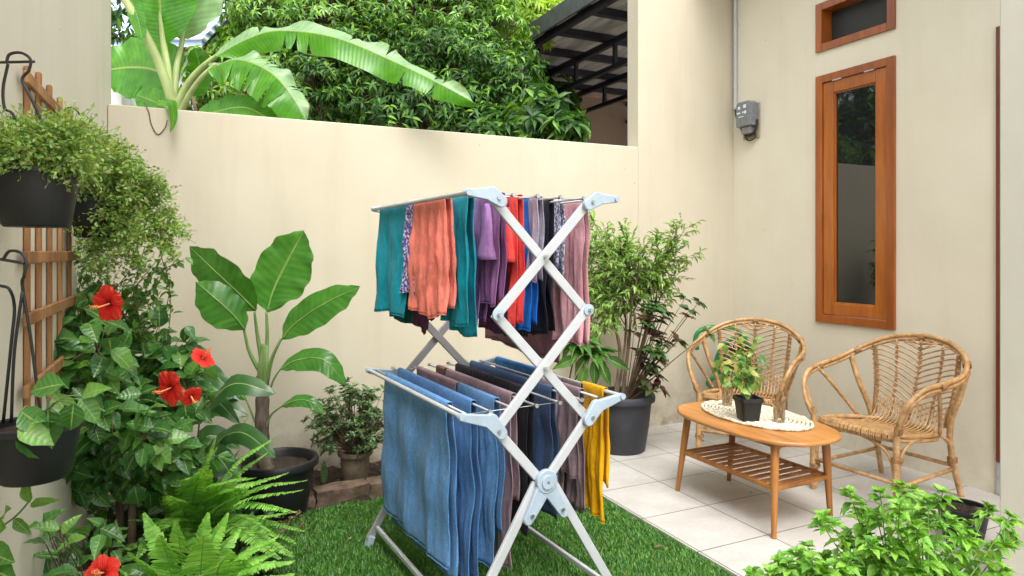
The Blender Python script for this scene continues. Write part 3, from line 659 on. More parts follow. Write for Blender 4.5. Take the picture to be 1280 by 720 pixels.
# ================================================================== HIBISCUS
hb = thing('hibiscus_bush', 'tall hibiscus bush with large red flowers beside the left wall', 'bush', (-.2, 3.2, 0))
def flower(p, d, r, parent, seed):
    rr = random.Random(seed); d = Vector(d).normalized(); a = d.orthogonal().normalized(); b = d.cross(a)
    g = MB(); g.uv = []
    for k in range(5):
        th = k*2*math.pi/5+.3; ax = a*math.cos(th)+b*math.sin(th); tx = d.cross(ax); base = len(g.v); nu, nv = 8, 8; ph = rr.uniform(0, 6)
        for i in range(nu+1):
            u = i/nu; w = r*.50*math.sin(u*math.pi*.76+.05)**1.15*(1+.03*math.sin(u*20+ph)) if i else .003
            for j in range(nv+1):
                v = j/nv*2-1
                P = p+ax*(r*u*(1-.13*v*v*u))+tx*w*v+d*(r*(.42*math.sqrt(u)*(1-u*.55)-.06*v*v)+u*u*r*.07*math.sin(v*9+ph)+u*r*.03*math.sin(u*14+v*4))+tx*w*.15
                g.v.append(tuple(P)); g.uv.append((u, v))
        for i in range(nu):
            for j in range(nv): q = base+i*(nv+1)+j; g.f.append((q, q+1, q+nv+2, q+nv+1))
    fl = g.build('flower', M['petal'], parent, smooth=True)
    s = MB(); P = crom([p+d*r*.1, p+d*r*.7+Vector((0,0,-.002)), p+d*r*1.15+Vector((0,0,.004))], 6); s.tube(P, .0026, 6)
    for k in range(26):
        q = P[R.randint(6, len(P)-1)]; s.tube([q, q+(rv(.5)+d*.2).normalized()*.007], .0006, 3); e = q+(rv(.5)+d*.2).normalized()*.007; s.tube([e, e+d*.0015], .0014, 5)
    s.build('stamen', M['stamen'], fl); return fl
Ls = Leaves(T_OVAL5); g = MB()
base = G(160, 690)
# two brown trunks
tops = []
base = W(160, 700, 2.62); base.z = 0
for k, (a, b) in enumerate(((149, 600), (166, 590))):
    p0 = W(152+k*12, 705, 2.62-.05*k); p0.z = min(p0.z, .02); q = W(a, b-20, 2.62-.05*k); g.tube(crom([p0, (p0+q)/2+rv(.008), q], 6), [.016]*6+[.014]*7, 8); tops.append(q)
tips = []
# main branches aimed through the bush
aims = [(60,420,2.2),(100,400,2.35),(150,410,2.5),(195,420,2.6),(215,440,2.6),(175,460,2.5),(110,470,2.3),(60,480,2.1),(240,480,2.6),(200,520,2.55),(120,540,2.4),(70,560,2.3),(150,580,2.5),(220,560,2.6),(45,410,2.3),(160,430,2.7),(95,590,2.5),(235,450,2.75),(30,440,2.1),(200,590,2.7),(120,430,2.15),(140,500,2.2),(90,510,2.1),(170,530,2.2)]
for a, b, t in aims:
    q = W(a, b, t); p0 = R.choice(tops); m_ = p0.lerp(q, .5)+rv(.03); P = crom([p0, m_, q], 7); n = len(P); g.tube(P, [lerp(.008, .002, i/(n-1)) for i in range(n)], 6)
    for i in range(5, n):
        for _ in range(3):
            d = (rv(.6)+(q-p0).normalized()*.4+Vector((0,0,.1))).normalized(); L = R.uniform(.03, .12); e = P[i]+d*L; g.tube([P[i], e], .0014, 4, False)
            tips.append((e, d))
for e, d in tips:
    for _ in range(2):
        dd = (rv(.55)+d*.4+Vector((0,0,-.25))).normalized(); s = R.uniform(.05, .10); nn = Vector((0,0,1))+cv(0, .2, -.8)+rv(.35); Ls.add(e, dd, nn, s, s*.68)
# sparse upper shoots with small leaves in front of the cream wall
Lsm = Leaves(T_OVAL)
for k in range(34):
    q0 = W(R.uniform(90, 210), 440, 2.6); a = R.uniform(75, 232); q = W(a, R.uniform(305, 400), 2.45+R.uniform(-.15, .25)); P = crom([q0, q0.lerp(q, .5)+rv(.03), q], 8); g.tube(P, .0016, 5)
    for i, p in enumerate(P[4:]):
        for _ in range(2):
            d = (rv(.6)+Vector((0,0,-.1))).normalized(); s = R.uniform(.018, .04); Lsm.add(p+rv(.008), d, Vector((0,0,1))+cv(0,.2,-.7)+rv(.3), s, s*.6)
# dark understorey leaves, down to the soil
for k in range(420):
    a = R.uniform(55, 290); b = R.uniform(560, 690)
    if 138 < a < 178: continue
    t = 2.95+R.uniform(-.2, .45); 
    if b > 600: t = min(t, F*1.26/(b-HY))
    p = W(a, b, t)
    if p.z < .02: p.z = .03
    d = (rv(.6)+Vector((0,0,.1))).normalized(); s = R.uniform(.05, .09); Ls.add(p, d, Vector((0,0,1))+rv(.4), s, s*.65)
build_leaves('foliage', M['hib'], [Ls], hb); build_leaves('young_foliage', leafmat('young_leaf', [lin(.06,.18,.03), lin(.12,.28,.05), lin(.2,.38,.07)], .35, .3), [Lsm], hb)
g.build('branches', M['bark'], hb, smooth=True)
flower(W(139, 379, 2.0), cv(-.3, -.15, -1), .058, hb, 1); flower(W(216, 484, 2.3), cv(-.45, -.1, -1), .064, hb, 2)
flower(W(252, 449, 2.5), cv(.8, .8, -.3), .048, hb, 3); flower(W(238, 494, 2.33), cv(.7, -.5, -.6), .04, hb, 4); flower(W(130, 716, 1.75), cv(.1, .5, -1), .045, hb, 5)

# broad-leaved dark plant between the hibiscus and the banana pot
M['broad'] = leafmat('broad_dark_leaf', [lin(.02,.075,.02), lin(.04,.13,.03), lin(.03,.10,.03)], .3, .2, uvvein=22, spec=.5)
bp = thing('broad_leaf_plant', 'dark broad leaved plant between the hibiscus and the banana pot', 'plant', tuple(G(240, 655)))
b0 = G(240, 652); st = MB()
leafdefs = [ # base px, mid, tip (px,py,t), halfwidth
 ([(232,440,3.1),(262,462,3.05),(300,500,3.0)], .036, 1), ([(250,520,2.95),(290,480,2.9),(345,492,2.9)], .05, 2), ([(225,545,3.1),(262,500,3.0),(300,530,2.95)], .042, 3),
 ([(255,560,3.2),(300,540,3.15),(345,572,3.1)], .05, 4), ([(200,560,2.9),(180,520,2.8),(150,560,2.75)], .06, 5), ([(300,560,3.3),(260,545,3.25),(228,590,3.2)], .06, 6),
 ([(215,500,2.9),(235,470,2.85),(262,500,2.8)], .05, 7), ([(240,580,3.1),(270,570,3.0),(300,610,2.95)], .06, 8), ([(195,590,2.8),(205,545,2.75),(225,520,2.7)], .05, 9), ([(310,520,3.3),(270,505,3.3),(235,530,3.3)], .06, 10)]
for pts, hw, sd_ in leafdefs:
    P = [W(*p) for p in pts]; st.tube(crom([b0+rv(.02)*Vector((1,1,0)), (b0+P[0])/2+rv(.02), P[0]], 6), .004, 6)
    big_leaf('leaf', M['broad'], P, hw, cv(.3, .8, .5), cv(.2, -.8, -.5), bp, 16, 4, .05, .1, seed=sd_)
st.build('stems', M['stem_green'], bp, smooth=True)

# ================================================================== BANANA IN POT
def pot_thing(parent, c, r_top, r_bot, h, m, z0=0.0, lip=.03, rim=.012, n=48):
    g = MB(); prof = [(0.001, 0), (r_bot*.95, 0), (r_bot, .01), (lerp(r_bot, r_top, .5)+.004*0, h*.45), (r_top-.008, h-lip), (r_top+rim, h-lip-.002), (r_top+rim+.002, h-lip*.4), (r_top+rim*.7, h), (r_top-.006, h+.001), (r_top-.014, h-.01), (r_top-.022, h-.06), (r_bot, .05)]
    g.lathe(prof, (c[0], c[1], z0), n); o = g.build('pot', m, parent, smooth=True, angle=50); soil_disc(r_top-.018, c, z0+h-.045, parent); return o
M['banana'] = leafmat('banana_leaf', [lin(.05,.19,.028), lin(.075,.25,.035)], .28, .28, uvvein=60, spec=.5)
bc = (.40, 3.56); bn = thing('potted_banana_plant', 'broad leaved banana like plant in a round black pot by the back wall', 'potted plant', (bc[0], bc[1], 0))
pot_thing(bn, bc, .185, .14, .265, M['blackpot'])
BT = depth(*bc); tb = W(328, 575, BT)
g = MB(); P = crom([(bc[0]-.045, bc[1], .2), tuple(W(328,560,BT)), tuple(W(328,500,BT)), tuple(W(328,470,BT))], 8); n = len(P)
g.tube(P, [lerp(.038, .031, i/(n-1))+.002*math.sin(i*2.1) for i in range(n)], 12); g.build('trunk', simple('banana_trunk', lin(.09,.065,.045), .85, 40, .5, .8, .006, stretch=(1,1,.25)), bn, smooth=True)
def stalk(mb, pts, r0, r1):
    P = crom([W(*p) for p in pts], 8); n = len(P); mb.tube(P, [lerp(r0, r1, i/(n-1)) for i in range(n)], 8)
st = MB(); S0 = [(329,470,BT),(330,440,BT-.01)]
T = BT
defs = [ # stalk pts, leaf midrib pts, hw, sideA, sideB, seed
 ([(330,470,T),(322,420,T),(318,390,T-.03)], [(320,388,T-.03),(300,368,T-.07),(272,342,T-.10),(237,308,T-.10)], .115, cv(.55,.75,-.3), cv(-.75,-.75,.3), 1),
 ([(332,470,T),(334,420,T),(333,390,T)], [(334,390,T),(342,362,T+.02),(360,325,T+.03),(380,288,T+.02)], .15, cv(-.9,.35,.1), cv(.9,-.35,-.2), 2),
 ([(328,470,T),(312,440,T-.03),(305,412,T-.05)], [(306,412,T-.06),(292,394,T-.10),(268,372,T-.13),(245,352,T-.12)], .10, cv(.3,.8,.4), cv(-.5,-.85,-.1), 3),
 ([(334,475,T),(340,448,T-.02),(352,422,T-.03)], [(352,424,T-.03),(372,402,T-.05),(408,378,T-.07),(450,358,T-.07)], .085, cv(-.45,.85,.2), cv(.35,-.9,-.25), 4),
 ([(333,500,T),(342,475,T-.02),(350,462,T-.03)], [(350,462,T-.03),(372,450,T-.05),(405,450,T-.08),(433,482,T-.08)], .06, cv(.1,.9,.5), cv(-.1,-.8,-.4), 5),
 ([(330,545,T),(338,520,T-.02),(352,508,T-.03)], [(352,508,T-.03),(372,500,T-.05),(390,503,T-.06),(406,518,T-.06)], .032, cv(.1,.9,.5), cv(-.1,-.8,-.4), 6),
 ([(326,545,T),(316,520,T-.02),(308,500,T-.04)], [(308,500,T-.04),(290,488,T-.08),(255,492,T-.12),(225,508,T-.12)], .045, cv(.1,.9,.5), cv(-.1,-.8,-.4), 7)]
PWB = [(0, .04), (.1, .55), (.3, .95), (.5, 1), (.75, .8), (.92, .35), (1, .01)]
for sp, lp, hw, a, b, sd_ in defs:
    stalk(st, sp, .012 if sd_ < 5 else .006, .006 if sd_ < 5 else .004)
    P = crom([W(*p) for p in lp], 6); n = len(P); st.tube([p-Vector((0,0,.001)) for p in P], [lerp(.005, .0012, i/(n-1)) for i in range(n)], 6)
    big_leaf('leaf', M['banana'], [W(*p) for p in lp], hw, a, b, bn, 26, 6, .05, .12, seed=sd_, pw=PWB)
for k in range(5): stalk(st, [(325+k*1.6,486,T-.015*(k%2)),(325+k*2,460,T-.02),(329+k*1.2,430,T)], .014, .008)
st.build('leaf_stalks', M['stem_green'], bn, smooth=True)

# ================================================================== FERNS
M['fern'] = leafmat('fern_pinna', [lin(.13,.38,.035), lin(.22,.54,.07), lin(.38,.70,.16), lin(.17,.46,.05)], .4, .35)
def fern(label, c, fronds, zb=0.02):
    root = thing('fern', label, 'fern', c, 0, 'ferns at the foot of the hibiscus'); g = MB()
    for k, (tip, lift, w) in enumerate(fronds):
        p0 = Vector(c)+Vector((R.gauss(0,.02), R.gauss(0,.02), .03)); tip = Vector(tip); m_ = p0.lerp(tip, .45)+Vector((0,0,lift)); P = crom([p0, m_, tip], 16); n = len(P)
        g.tube(P, [lerp(.0028, .0008, i/(n-1)) for i in range(n)], 5)
        Ls = Leaves(T_PINNA); Lt = sum((P[i+1]-P[i]).length for i in range(n-1)); cnt = int(Lt/.0120); side0 = R.uniform(-.3,.3)
        for i in range(int(cnt*.12), cnt):
            u = i/cnt*(n-1); j = min(n-2, int(u)); p = P[j].lerp(P[j+1], u-j); t = (P[j+1]-P[j]).normalized()
            s = t.cross(Vector((0,0,1)))
            if s.length < .1: s = t.orthogonal()
            s = (s.normalized()+Vector((0,0,side0*.3))).normalized(); up = s.cross(t).normalized()
            f = i/cnt; L = w*min(1, (f-.05)*5)*(1-max(0, f-.45)/.58)**.8
            for sg in (-1, 1):
                d = s*sg+t*.25+Vector((0,0,-.12))+rv(.06); Ls.add(p, d, up+rv(.12), max(.006, L*R.uniform(.9, 1.08)), .0128)
        build_leaves('frond', M['fern'], [Ls], root)
    g.build('midribs', M['stem_green'], root, smooth=True)
fb = G(225, 700, .05)
FR = [((380,612,2.6),.10,.05),((345,545,2.9),.12,.05),((335,565,2.95),.1,.045),((270,545,2.85),.08,.05),((190,590,2.7),.06,.05),((175,560,2.8),.05,.045),((365,640,2.55),.06,.06),((300,610,2.4),.12,.07),((160,650,2.4),.07,.055),((140,690,2.3),.05,.06),((250,600,2.3),.10,.06),((335,600,2.75),.12,.05),((235,560,2.75),.06,.045),((205,620,2.35),.08,.06),((362,590,2.85),.1,.045),((225,580,2.9),.03,.045)]
FR += [((R.uniform(165, 385), R.uniform(570, 700), R.uniform(2.15, 2.7)), R.uniform(.08, .15), R.uniform(.045, .065)) for _ in range(22)]
FR += [((372,640,2.55),.12,.05),((350,672,2.4),.12,.055),((385,600,2.75),.11,.045)]
fern('bright green fern arching in front of the black banana pot', tuple(G(235, 705, .02)), [(W(*a), l, w) for a, l, w in FR])
FR = [((370,716,2.05),.13,.07),((345,690,2.2),.14,.06),((220,650,2.0),.12,.06),((140,705,1.9),.1,.06),((310,735,1.9),.12,.075),((180,640,2.1),.12,.055),((260,640,2.1),.13,.06),((300,660,2.25),.12,.05),((130,740,1.8),.1,.06),((200,668,1.95),.12,.07),((285,640,2.15),.12,.065),((325,705,2.0),.12,.07),((255,668,1.9),.12,.07),((160,690,1.9),.12,.06),((350,668,2.2),.13,.06),((395,735,2.1),.13,.06),((370,700,2.15),.14,.065),((335,680,2.0),.14,.065),((290,690,1.85),.13,.07),((375,745,1.95),.1,.07)]
fern('bright green fern nearest the bottom edge left of the drying rack', tuple(W(235, 860, 2.05)), [(W(*a), l, w) for a, l, w in FR])

# lone stem with big leaves entering at the lower left
vp = thing('climbing_vine', 'leafy vine stem rising at the lower left edge by the wall', 'plant', tuple(W(-30, 760, 1.5)))
g = MB(); Ls = Leaves(T_OVAL5)
g.tube(crom([W(-40,720,1.5), W(-10,670,1.5), W(20,645,1.5), W(38,625,1.5)], 6), .0022, 6)
for a, b, d, L, w in ((38,628,cv(-.35,1,0),.055,.024),(38,632,cv(1,.3,-.1),.062,.02),(18,648,cv(1,-.9,-.2),.05,.024),(5,648,cv(.3,.5,-.4),.05,.035),(8,660,cv(-1,.1,-.2),.06,.04),(-18,690,cv(1,-.1,-.3),.07,.055),(-10,712,cv(1,-.2,-.3),.06,.05)):
    Ls.add(W(a, b, 1.48), d, cv(0, .7, -1)+rv(.2), L, w)
build_leaves('foliage', leafmat('vine_leaf', [lin(.06,.2,.03), lin(.14,.34,.05), lin(.24,.45,.08)], .35, .35, uvvein=42, midw=.06), [Ls], vp); g.build('stem', M['stem_green'], vp, smooth=True)
# low leaves at bottom left around the lowest flower
lp_ = thing('low_shrub', 'low glossy leaved shrub at the bottom left corner below the flowers', 'shrub', tuple(G(110, 760)))
g = MB(); Ls = Leaves(T_OVAL5); b0 = G(110, 760)
for k in range(70):
    q = W(R.uniform(45, 190), R.uniform(655, 740), 1.95+R.uniform(-.2, .3)); g.tube(crom([b0, (b0+q)/2+rv(.03), q], 4), .0016, 4); s = R.uniform(.05, .085)
    Ls.add(q, cv(R.uniform(-1, 1), R.uniform(-.3, .6), R.uniform(-.8, .2)), Vector((0,0,1))+cv(0,0,-.5)+rv(.3), s, s*.5)
build_leaves('foliage', M['hib'], [Ls], lp_); g.build('stems', M['bark'], lp_)
# ground litter and dark leaf mass low in the left bed
gc = Leaves(T_OVAL)
for k in range(2200):
    x = R.uniform(XL+.02, .34); y = R.uniform(1.6, 4.05); h_ = R.uniform(.02, .22)*(1 if x < .2 else .3); s = R.uniform(.03, .07)
    gc.add((x, y, h_), rv(.5)+Vector((0,0,.3)), Vector((0,0,1))+rv(.4), s, s*.6)
o = build_leaves('ground_cover', leafmat('dark_cover', [lin(.015,.05,.014), lin(.03,.09,.02), lin(.05,.06,.03)], .5, .2), [gc]); tag(o, 'dark leafy ground cover filling the bed along the left wall', 'ground cover', kind='stuff')
lt = Leaves(T_OVAL)
for k in range(500):
    x = R.uniform(.25, 1.6); y = 3.66+R.uniform(0, .4)
    if R.random() < .35: x = R.uniform(.2, .5); y = R.uniform(3.2, 3.5)
    s = R.uniform(.008, .03); lt.add((x, y, .03), rv(.5)*Vector((1,1,.3)), Vector((0,0,1))+rv(.3), s, s*.5)
for k in range(26): s = R.uniform(.015, .035); lt.add((R.uniform(.3, 1.9), R.uniform(2.0, 3.4), .008), rv(.5)*Vector((1,1,.3)), Vector((0,0,1))+rv(.3), s, s*.45)
for k in range(9): s = R.uniform(.012, .03); lt.add((R.uniform(2.0, 3.8), R.uniform(2.6, 4.0), .003), rv(.5)*Vector((1,1,.1)), Vector((0,0,1)), s, s*.45)
o = build_leaves('leaf_litter', leafmat('litter', [lin(.06,.04,.025), lin(.16,.10,.05), lin(.28,.2,.12)], .8, .1), [lt]); tag(o, 'dry brown leaf litter on the soil by the brick edging', 'leaf litter', kind='stuff')

# ================================================================== SHRUB IN CLAY POT + CACTUS
sc_ = (.835, 3.78); sh = thing('potted_shrub', 'dense grey green shrub in a small weathered clay pot behind the lawn', 'potted plant', (sc_[0], sc_[1], .02))
pot_thing(sh, sc_, .088, .068, .17, M['brownpot'], .02, .02, .006)
g = MB(); Ls = Leaves(T_OVAL); ctr = W(438, 525, depth(*sc_)-.02)
for k in range(210):
    while True:
        q = Vector((R.uniform(-1,1), R.uniform(-1,1), R.uniform(-1,1)))
        if q.length < 1: break
    e = ctr+Vector((q.x*.26+(.02), q.y*.16, q.z*.20)); e.y = min(e.y, YB-.03); p0 = Vector((sc_[0], sc_[1], .17)); g.tube(crom([p0, p0.lerp(e, .5)+rv(.01), e], 4), [.003]*5+[.0015]*4, 5)
    for _ in range(2): whorl(Ls, e+rv(.012), (e-p0)+rv(.1)+Vector((0,0,.1)), 9, .032, .013, .9, .5)
build_leaves('foliage', leafmat('shrub_leaf', [lin(.05,.12,.045), lin(.12,.22,.09), lin(.24,.36,.17), lin(.08,.17,.065)], .4, .2), [Ls], sh); g.build('branches', M['bark'], sh, smooth=True)
cc = G(405, 605); g = MB(); n = 20; P = []
for i in range(9):
    u = i/8; z = .12*u; r = .017*math.sin(math.pi*(.22+.78*u))**.5 if u < 1 else .002
    P.append((r, z))
g2 = MB(); m = len(P)
for k in range(32):
    a = k*2*math.pi/32; f = 1+.16*math.cos(a*8)
    for r, z in P: g2.v.append((cc.x+r*f*math.cos(a), cc.y+r*f*math.sin(a), z+.01))
for k in range(32):
    for i in range(m-1): k2 = (k+1) % 32; g2.f.append((k*m+i, k2*m+i, k2*m+i+1, k*m+i+1))
o = g2.build('cactus', simple('cactus_skin', lin(.12,.22,.07), .6, 60, .4, .3, .003), smooth=True); o.location.y = 0; tag(o, 'small upright ribbed cactus in the soil left of the clay pot', 'cactus')

# ================================================================== BIG POT WITH TALL PLANT + CROTON
pc = (2.565, 3.70); PT = depth(*pc)
bpot = thing('potted_tree', 'tall feathery green plant with dark croton leaves in a large charcoal pot', 'potted plant', (pc[0], pc[1], 0))
pot_thing(bpot, pc, .205, .155, .37, M['greypot'], 0.001, .04, .014)
g = MB(); L1 = Leaves(T_LANCE5); 
def limb(mb, pts, r0, r1, n=7):
    P = crom(pts, n); k = len(P); mb.tube(P, [lerp(r0, r1, i/(k-1)) for i in range(k)], 7); return P
p0 = Vector((pc[0], pc[1], .30)); T = PT
mains = [limb(g, [p0+Vector((-.05,0,0)), W(775,440,T), W(765,395,T), W(752,330,T)], .016, .006), limb(g, [p0+Vector((0,0,0)), W(786,430,T), W(790,380,T-.05), W(800,330,T-.1)], .013, .005),
         limb(g, [p0+Vector((.04,-.02,0)), W(800,440,T), W(812,400,T), W(815,385,T)], .008, .004), limb(g, [p0+Vector((-.02,.03,0)), W(779,450,T), W(782,400,T+.05), W(775,350,T+.05)], .010, .005)]
shoots = []
ends = [(742,275,T),(735,300,T-.1),(755,290,T+.05),(770,310,T),(728,330,T-.05),(800,312,T-.1),(822,300,T-.1),(845,292,T-.1),(858,285,T-.12),(835,320,T-.05),(858,322,T-.05),(790,335,T),(735,360,T-.1),(745,385,T-.1),(720,350,T),(800,345,T+.05),(765,350,T+.08),(845,345,T),(780,290,T+.05),(725,310,T+.1),(712,330,T),(760,330,T-.15),(815,335,T+.05),(740,315,T+.05),(750,410,T-.15),(735,395,T)]
for a, b, t in ends:
    s0 = R.choice(mains); q0 = s0[R.randint(len(s0)//2, len(s0)-1)]; q = W(a, b, min(t, PT+.1)); P = limb(g, [q0, q0.lerp(q, .5)+rv(.02)+Vector((0,0,.03)), q], .004, .0012)
    for i in range(4, len(P)):
        for _ in range(3):
            d = (rv(.6)+(q-q0).normalized()*.5).normalized(); L = R.uniform(.04, .13); e = P[i]+d*L; e.y = min(e.y, YB-.02); g.tube([P[i], e], .0009, 4, False)
            for k in range(6):
                u = (k+2)/7; pp = P[i].lerp(e, u); dd = (rv(.35)+d*.9+Vector((0,0,-.25))).normalized(); s = R.uniform(.028, .055); L1.add(pp, dd, Vector((0,0,1))+cv(0,0,-.4)+rv(.4), s, s*.34)
L1.add(W(742,275,T), cv(-.1,1,0), cv(0,0,-1), .09, .03)
build_leaves('foliage', leafmat('feathery_leaf', [lin(.10,.22,.04), lin(.20,.37,.07), lin(.34,.52,.14), lin(.14,.28,.05)], .4, .35), [L1], bpot)
L2 = Leaves(T_OVAL5); L3 = Leaves(T_OVAL5)
for k in range(50):
    a = R.gauss(822, 22); b = R.uniform(372, 455) if k < 38 else R.uniform(440, 490); t = T-.1+R.uniform(-.12, .12); 
    if b > 440: a = R.uniform(800, 830)
    q = W(a, b, t); P = limb(g, [p0+Vector((.03,0,0)), p0.lerp(q, .6)+Vector((.02,0,.02)), q], .004, .0015)
    whorl(L3 if b > 395 and R.random() < .75 else L2, q, (q-p0)+Vector((0,0,.1)), 6, .072, .042, 1, .2)
build_leaves('croton_foliage', leafmat('croton_green', [lin(.025,.07,.02), lin(.05,.12,.03), lin(.09,.17,.04)], .3, .2), [L2], bpot)
build_leaves('croton_foliage', leafmat('croton_maroon', [lin(.06,.022,.022), lin(.12,.045,.035), lin(.05,.08,.025), lin(.07,.12,.03)], .3, .2), [L3], bpot); g.build('branches', M['bark'], bpot, smooth=True)
# plant with large leaves left of the pot
dc = (2.20, 3.82); DT = depth(*dc)
dp = thing('leafy_plant', 'green large leaved plant between the rack and the charcoal pot', 'plant', (dc[0], dc[1], 0))
g = MB(); L1 = Leaves(T_LANCE5); q = W(738, 440, DT-.1); limb(g, [Vector((dc[0], dc[1], 0)), Vector((dc[0], dc[1], .3)), q], .008, .005)
q2 = W(722, 425, DT-.1); limb(g, [Vector((dc[0], dc[1], .3)), q2], .006, .004)
for qq in (q, q2):
    for k in range(13):
        th = k*2.4; d = cv(math.cos(th), .25+.4*math.sin(k*1.7)*.5-.25*(k % 3 == 0), -.75+.6*math.sin(th)); L1.add(qq+Vector((0,0,-.01*(k % 4))), d, Vector((0,0,1))+rv(.15), R.uniform(.15, .22), R.uniform(.06, .075))
for a, b, dx, dy in ((748,452,.5,-.9),(732,456,-.3,-1),(756,447,1,-.4),(742,450,.05,-1),(722,446,-1,-.4)): L1.add(W(a, b, DT-.2), cv(dx, dy, -.3), cv(0,.3,-1), .17, .07)
build_leaves('foliage', leafmat('schefflera_leaf', [lin(.04,.13,.03), lin(.08,.21,.04), lin(.13,.28,.06)], .3, .3, uvvein=60, midw=.06), [L1], dp); g.build('stem', M['bark'], dp, smooth=True)

# ================================================================== DRYING RACK
RD = .4865, .8737
def K(e, d, z): return c2r(RD[1]*e-RD[0]*d, RD[0]*e+RD[1]*d, z)
EC, DN, DF = 1.24, 2.01, 2.94
Ez = (K(1, 0, 0)-K(0, 0, 0)).normalized(); Dz = (K(0, 1, 0)-K(0, 0, 0)).normalized()
rack = thing('drying_rack', 'white folding two tier metal laundry drying rack standing on the lawn', 'drying rack', tuple(K(EC, (DN+DF)/2, 0)))
def plate(mb, circs, thick, d, ):   # tapered plates through circles [(e, z, r)...] in the e-z plane at depth d
    for (e0, z0, r0), (e1, z1, r1) in zip(circs, circs[1:]):
        a = math.atan2(z1-z0, e1-e0); out = []
        for k in range(13): th = a+math.pi/2+math.pi*k/12; out.append((e0+r0*math.cos(th), z0+r0*math.sin(th)))
        for k in range(13): th = a-math.pi/2+math.pi*k/12; out.append((e1+r1*math.cos(th), z1+r1*math.sin(th)))
        o = K(0, d, 0); Mx = Matrix((( Ez.x, 0, -Dz.x, o.x), (Ez.y, 0, -Dz.y, o.y), (0, 1, 0, 0), (0, 0, 0, 1)))
        mb.prism(out, thick, Mx)
def side_frame(d, sgn, mt):
    """sgn=-1: outer side faces the camera"""
    nm = 'cross_bar'; off = .009*sgn
    for (e0, z0, e1, z1, o_) in ((-.03,.50,-.33,.012,off),(.03,.50,.33,.012,off),(-.018,.51,-.19,.705,off),(.018,.51,.19,.705,off),
                       (-.19,.70,.185,1.092,off),(.19,.70,-.185,1.092,-off),(-.185,1.088,.19,1.478,off),(.185,1.088,-.19,1.478,-off)):
        g = MB(); g.bar(K(EC+e0, d+o_, z0), K(EC+e1, d+o_, z1), .034, .012, up=tuple(-Dz)) if False else None
        p, q = K(EC+e0, d+o_, z0), K(EC+e1, d+o_, z1); dd = (q-p).normalized(); b_ = Dz; a_ = dd.cross(b_).normalized()
        w, h = .034, .015; vs_ = [P_+a_*sx*w/2+b_*sz*h/2 for P_ in (p, q) for sx, sz in ((-1,-1),(1,-1),(1,1),(-1,1))]
        g.add(vs_, [(0,1,2,3),(7,6,5,4),(0,4,5,1),(1,5,6,2),(2,6,7,3),(3,7,4,0)])
        g.build('leg' if z1 < .1 else 'cross_bar', mt, rack, bevel=.0035)
    for s in (-1, 1):                                             # rubber feet
        g = MB(); p = K(EC+s*.338, d+off, .0); g.bar(p+Vector((0,0,-.026)), p+Vector((0,0,.03))-Ez*s*.02, .03, .04, up=tuple(Dz)); g.build('foot', M['blueplastic'], rack, bevel=.004)
    dd = d+sgn*.026
    g = MB(); plate(g, [(EC, .505, .041), (EC, .506, .041)], .02, dd); plate(g, [(EC-.006,.49,.03),(EC-.072,.385,.018)], .016, dd); plate(g, [(EC+.006,.49,.03),(EC+.072,.385,.018)], .0161, dd+.0005)
    g.build('center_hub', M['blueplastic'], rack, smooth=True, angle=40, bevel=.003)
    g = MB(); plate(g, [(EC, .505, .024), (EC+.0001, .505, .024)], .008, dd+sgn*.012); g.build('hub_cap', M['steel'] if False else M['blueplastic'], rack, smooth=True, angle=40, bevel=.002)
    for e, z in ((0,.505),(-.19,.705),(.19,.705),(-.062,.40),(.062,.40),(0,.895),(-.185,1.09),(.185,1.09),(0,1.283),(-.19,1.478),(.19,1.478)):
        g = MB(); p = K(EC+e, dd+sgn*.008, z); g.tube([p-Dz*sgn*.028, p+Dz*sgn*.008], .0065, 10); g.build('rivet', M['steel'], rack, smooth=True, angle=40)
    for s in (-1, 1):
        for z0, z1, ex in ((.705, .765, .325), (1.478, 1.492, .300)):
            g = MB(); plate(g, [(EC+s*.178, z0-.01, .021), (EC+s*.215, z0+.034 if z0 < 1 else z0+.012, .026)], .02, dd); plate(g, [(EC+s*.215, z0+.034 if z0 < 1 else z0+.012, .022), (EC+s*ex, z1, .012)], .0202, dd+.0003)
            g.build('bracket', M['blueplastic'], rack, smooth=True, angle=40, bevel=.003)
        g = MB(); plate(g, [(EC+s*.185, 1.09, .021), (EC+s*.185, 1.0901, .021)], .006, dd-sgn*.006); g.build('joint_cap', M['blueplastic'], rack, smooth=True, angle=40, bevel=.002)
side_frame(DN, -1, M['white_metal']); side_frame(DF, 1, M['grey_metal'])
ROD = [.915, 1.03, 1.12, 1.21, 1.305, 1.40, 1.565]; ROD2 = [.94, 1.03, 1.12, 1.215, 1.31, 1.41, 1.54]
for rods, z in ((ROD, .767), (ROD2, 1.492)):
    for i, e in enumerate(rods):
        out = i in (0, 6); g = MB(); g.tube([K(e, DN-.028 if out else DN-.004, z), K(e, DF+.03, z)], .0085 if out else .0042, 12)
        o = g.build('rod', M['white_metal'], rack, smooth=True, angle=40)
        for d in ((DN-.036, DF+.036) if out else (DN-.01, DF+.034)):
            g = MB(); g.tube([K(e, d-.006, z), K(e, d+.006, z)], .011 if out else .0075, 12); g.build('end_cap', M['blueplastic'] if out else M['steel'], o, smooth=True, angle=40)
    for d in (DN+.012, DF-.012):
        g = MB(); g.tube([K(rods[0], d, z-.004), K(rods[-1], d, z-.004)], .0013, 6); g.build('end_wire', M['steel'], rack, smooth=True)
for e, z in ((EC-.295, .06), (EC+.295, .06)):
    g = MB(); g.bar(K(e, DN, z), K(e, DF, z), .016, .022); g.build('foot_rail', M['white_metal'], rack, bevel=.004)

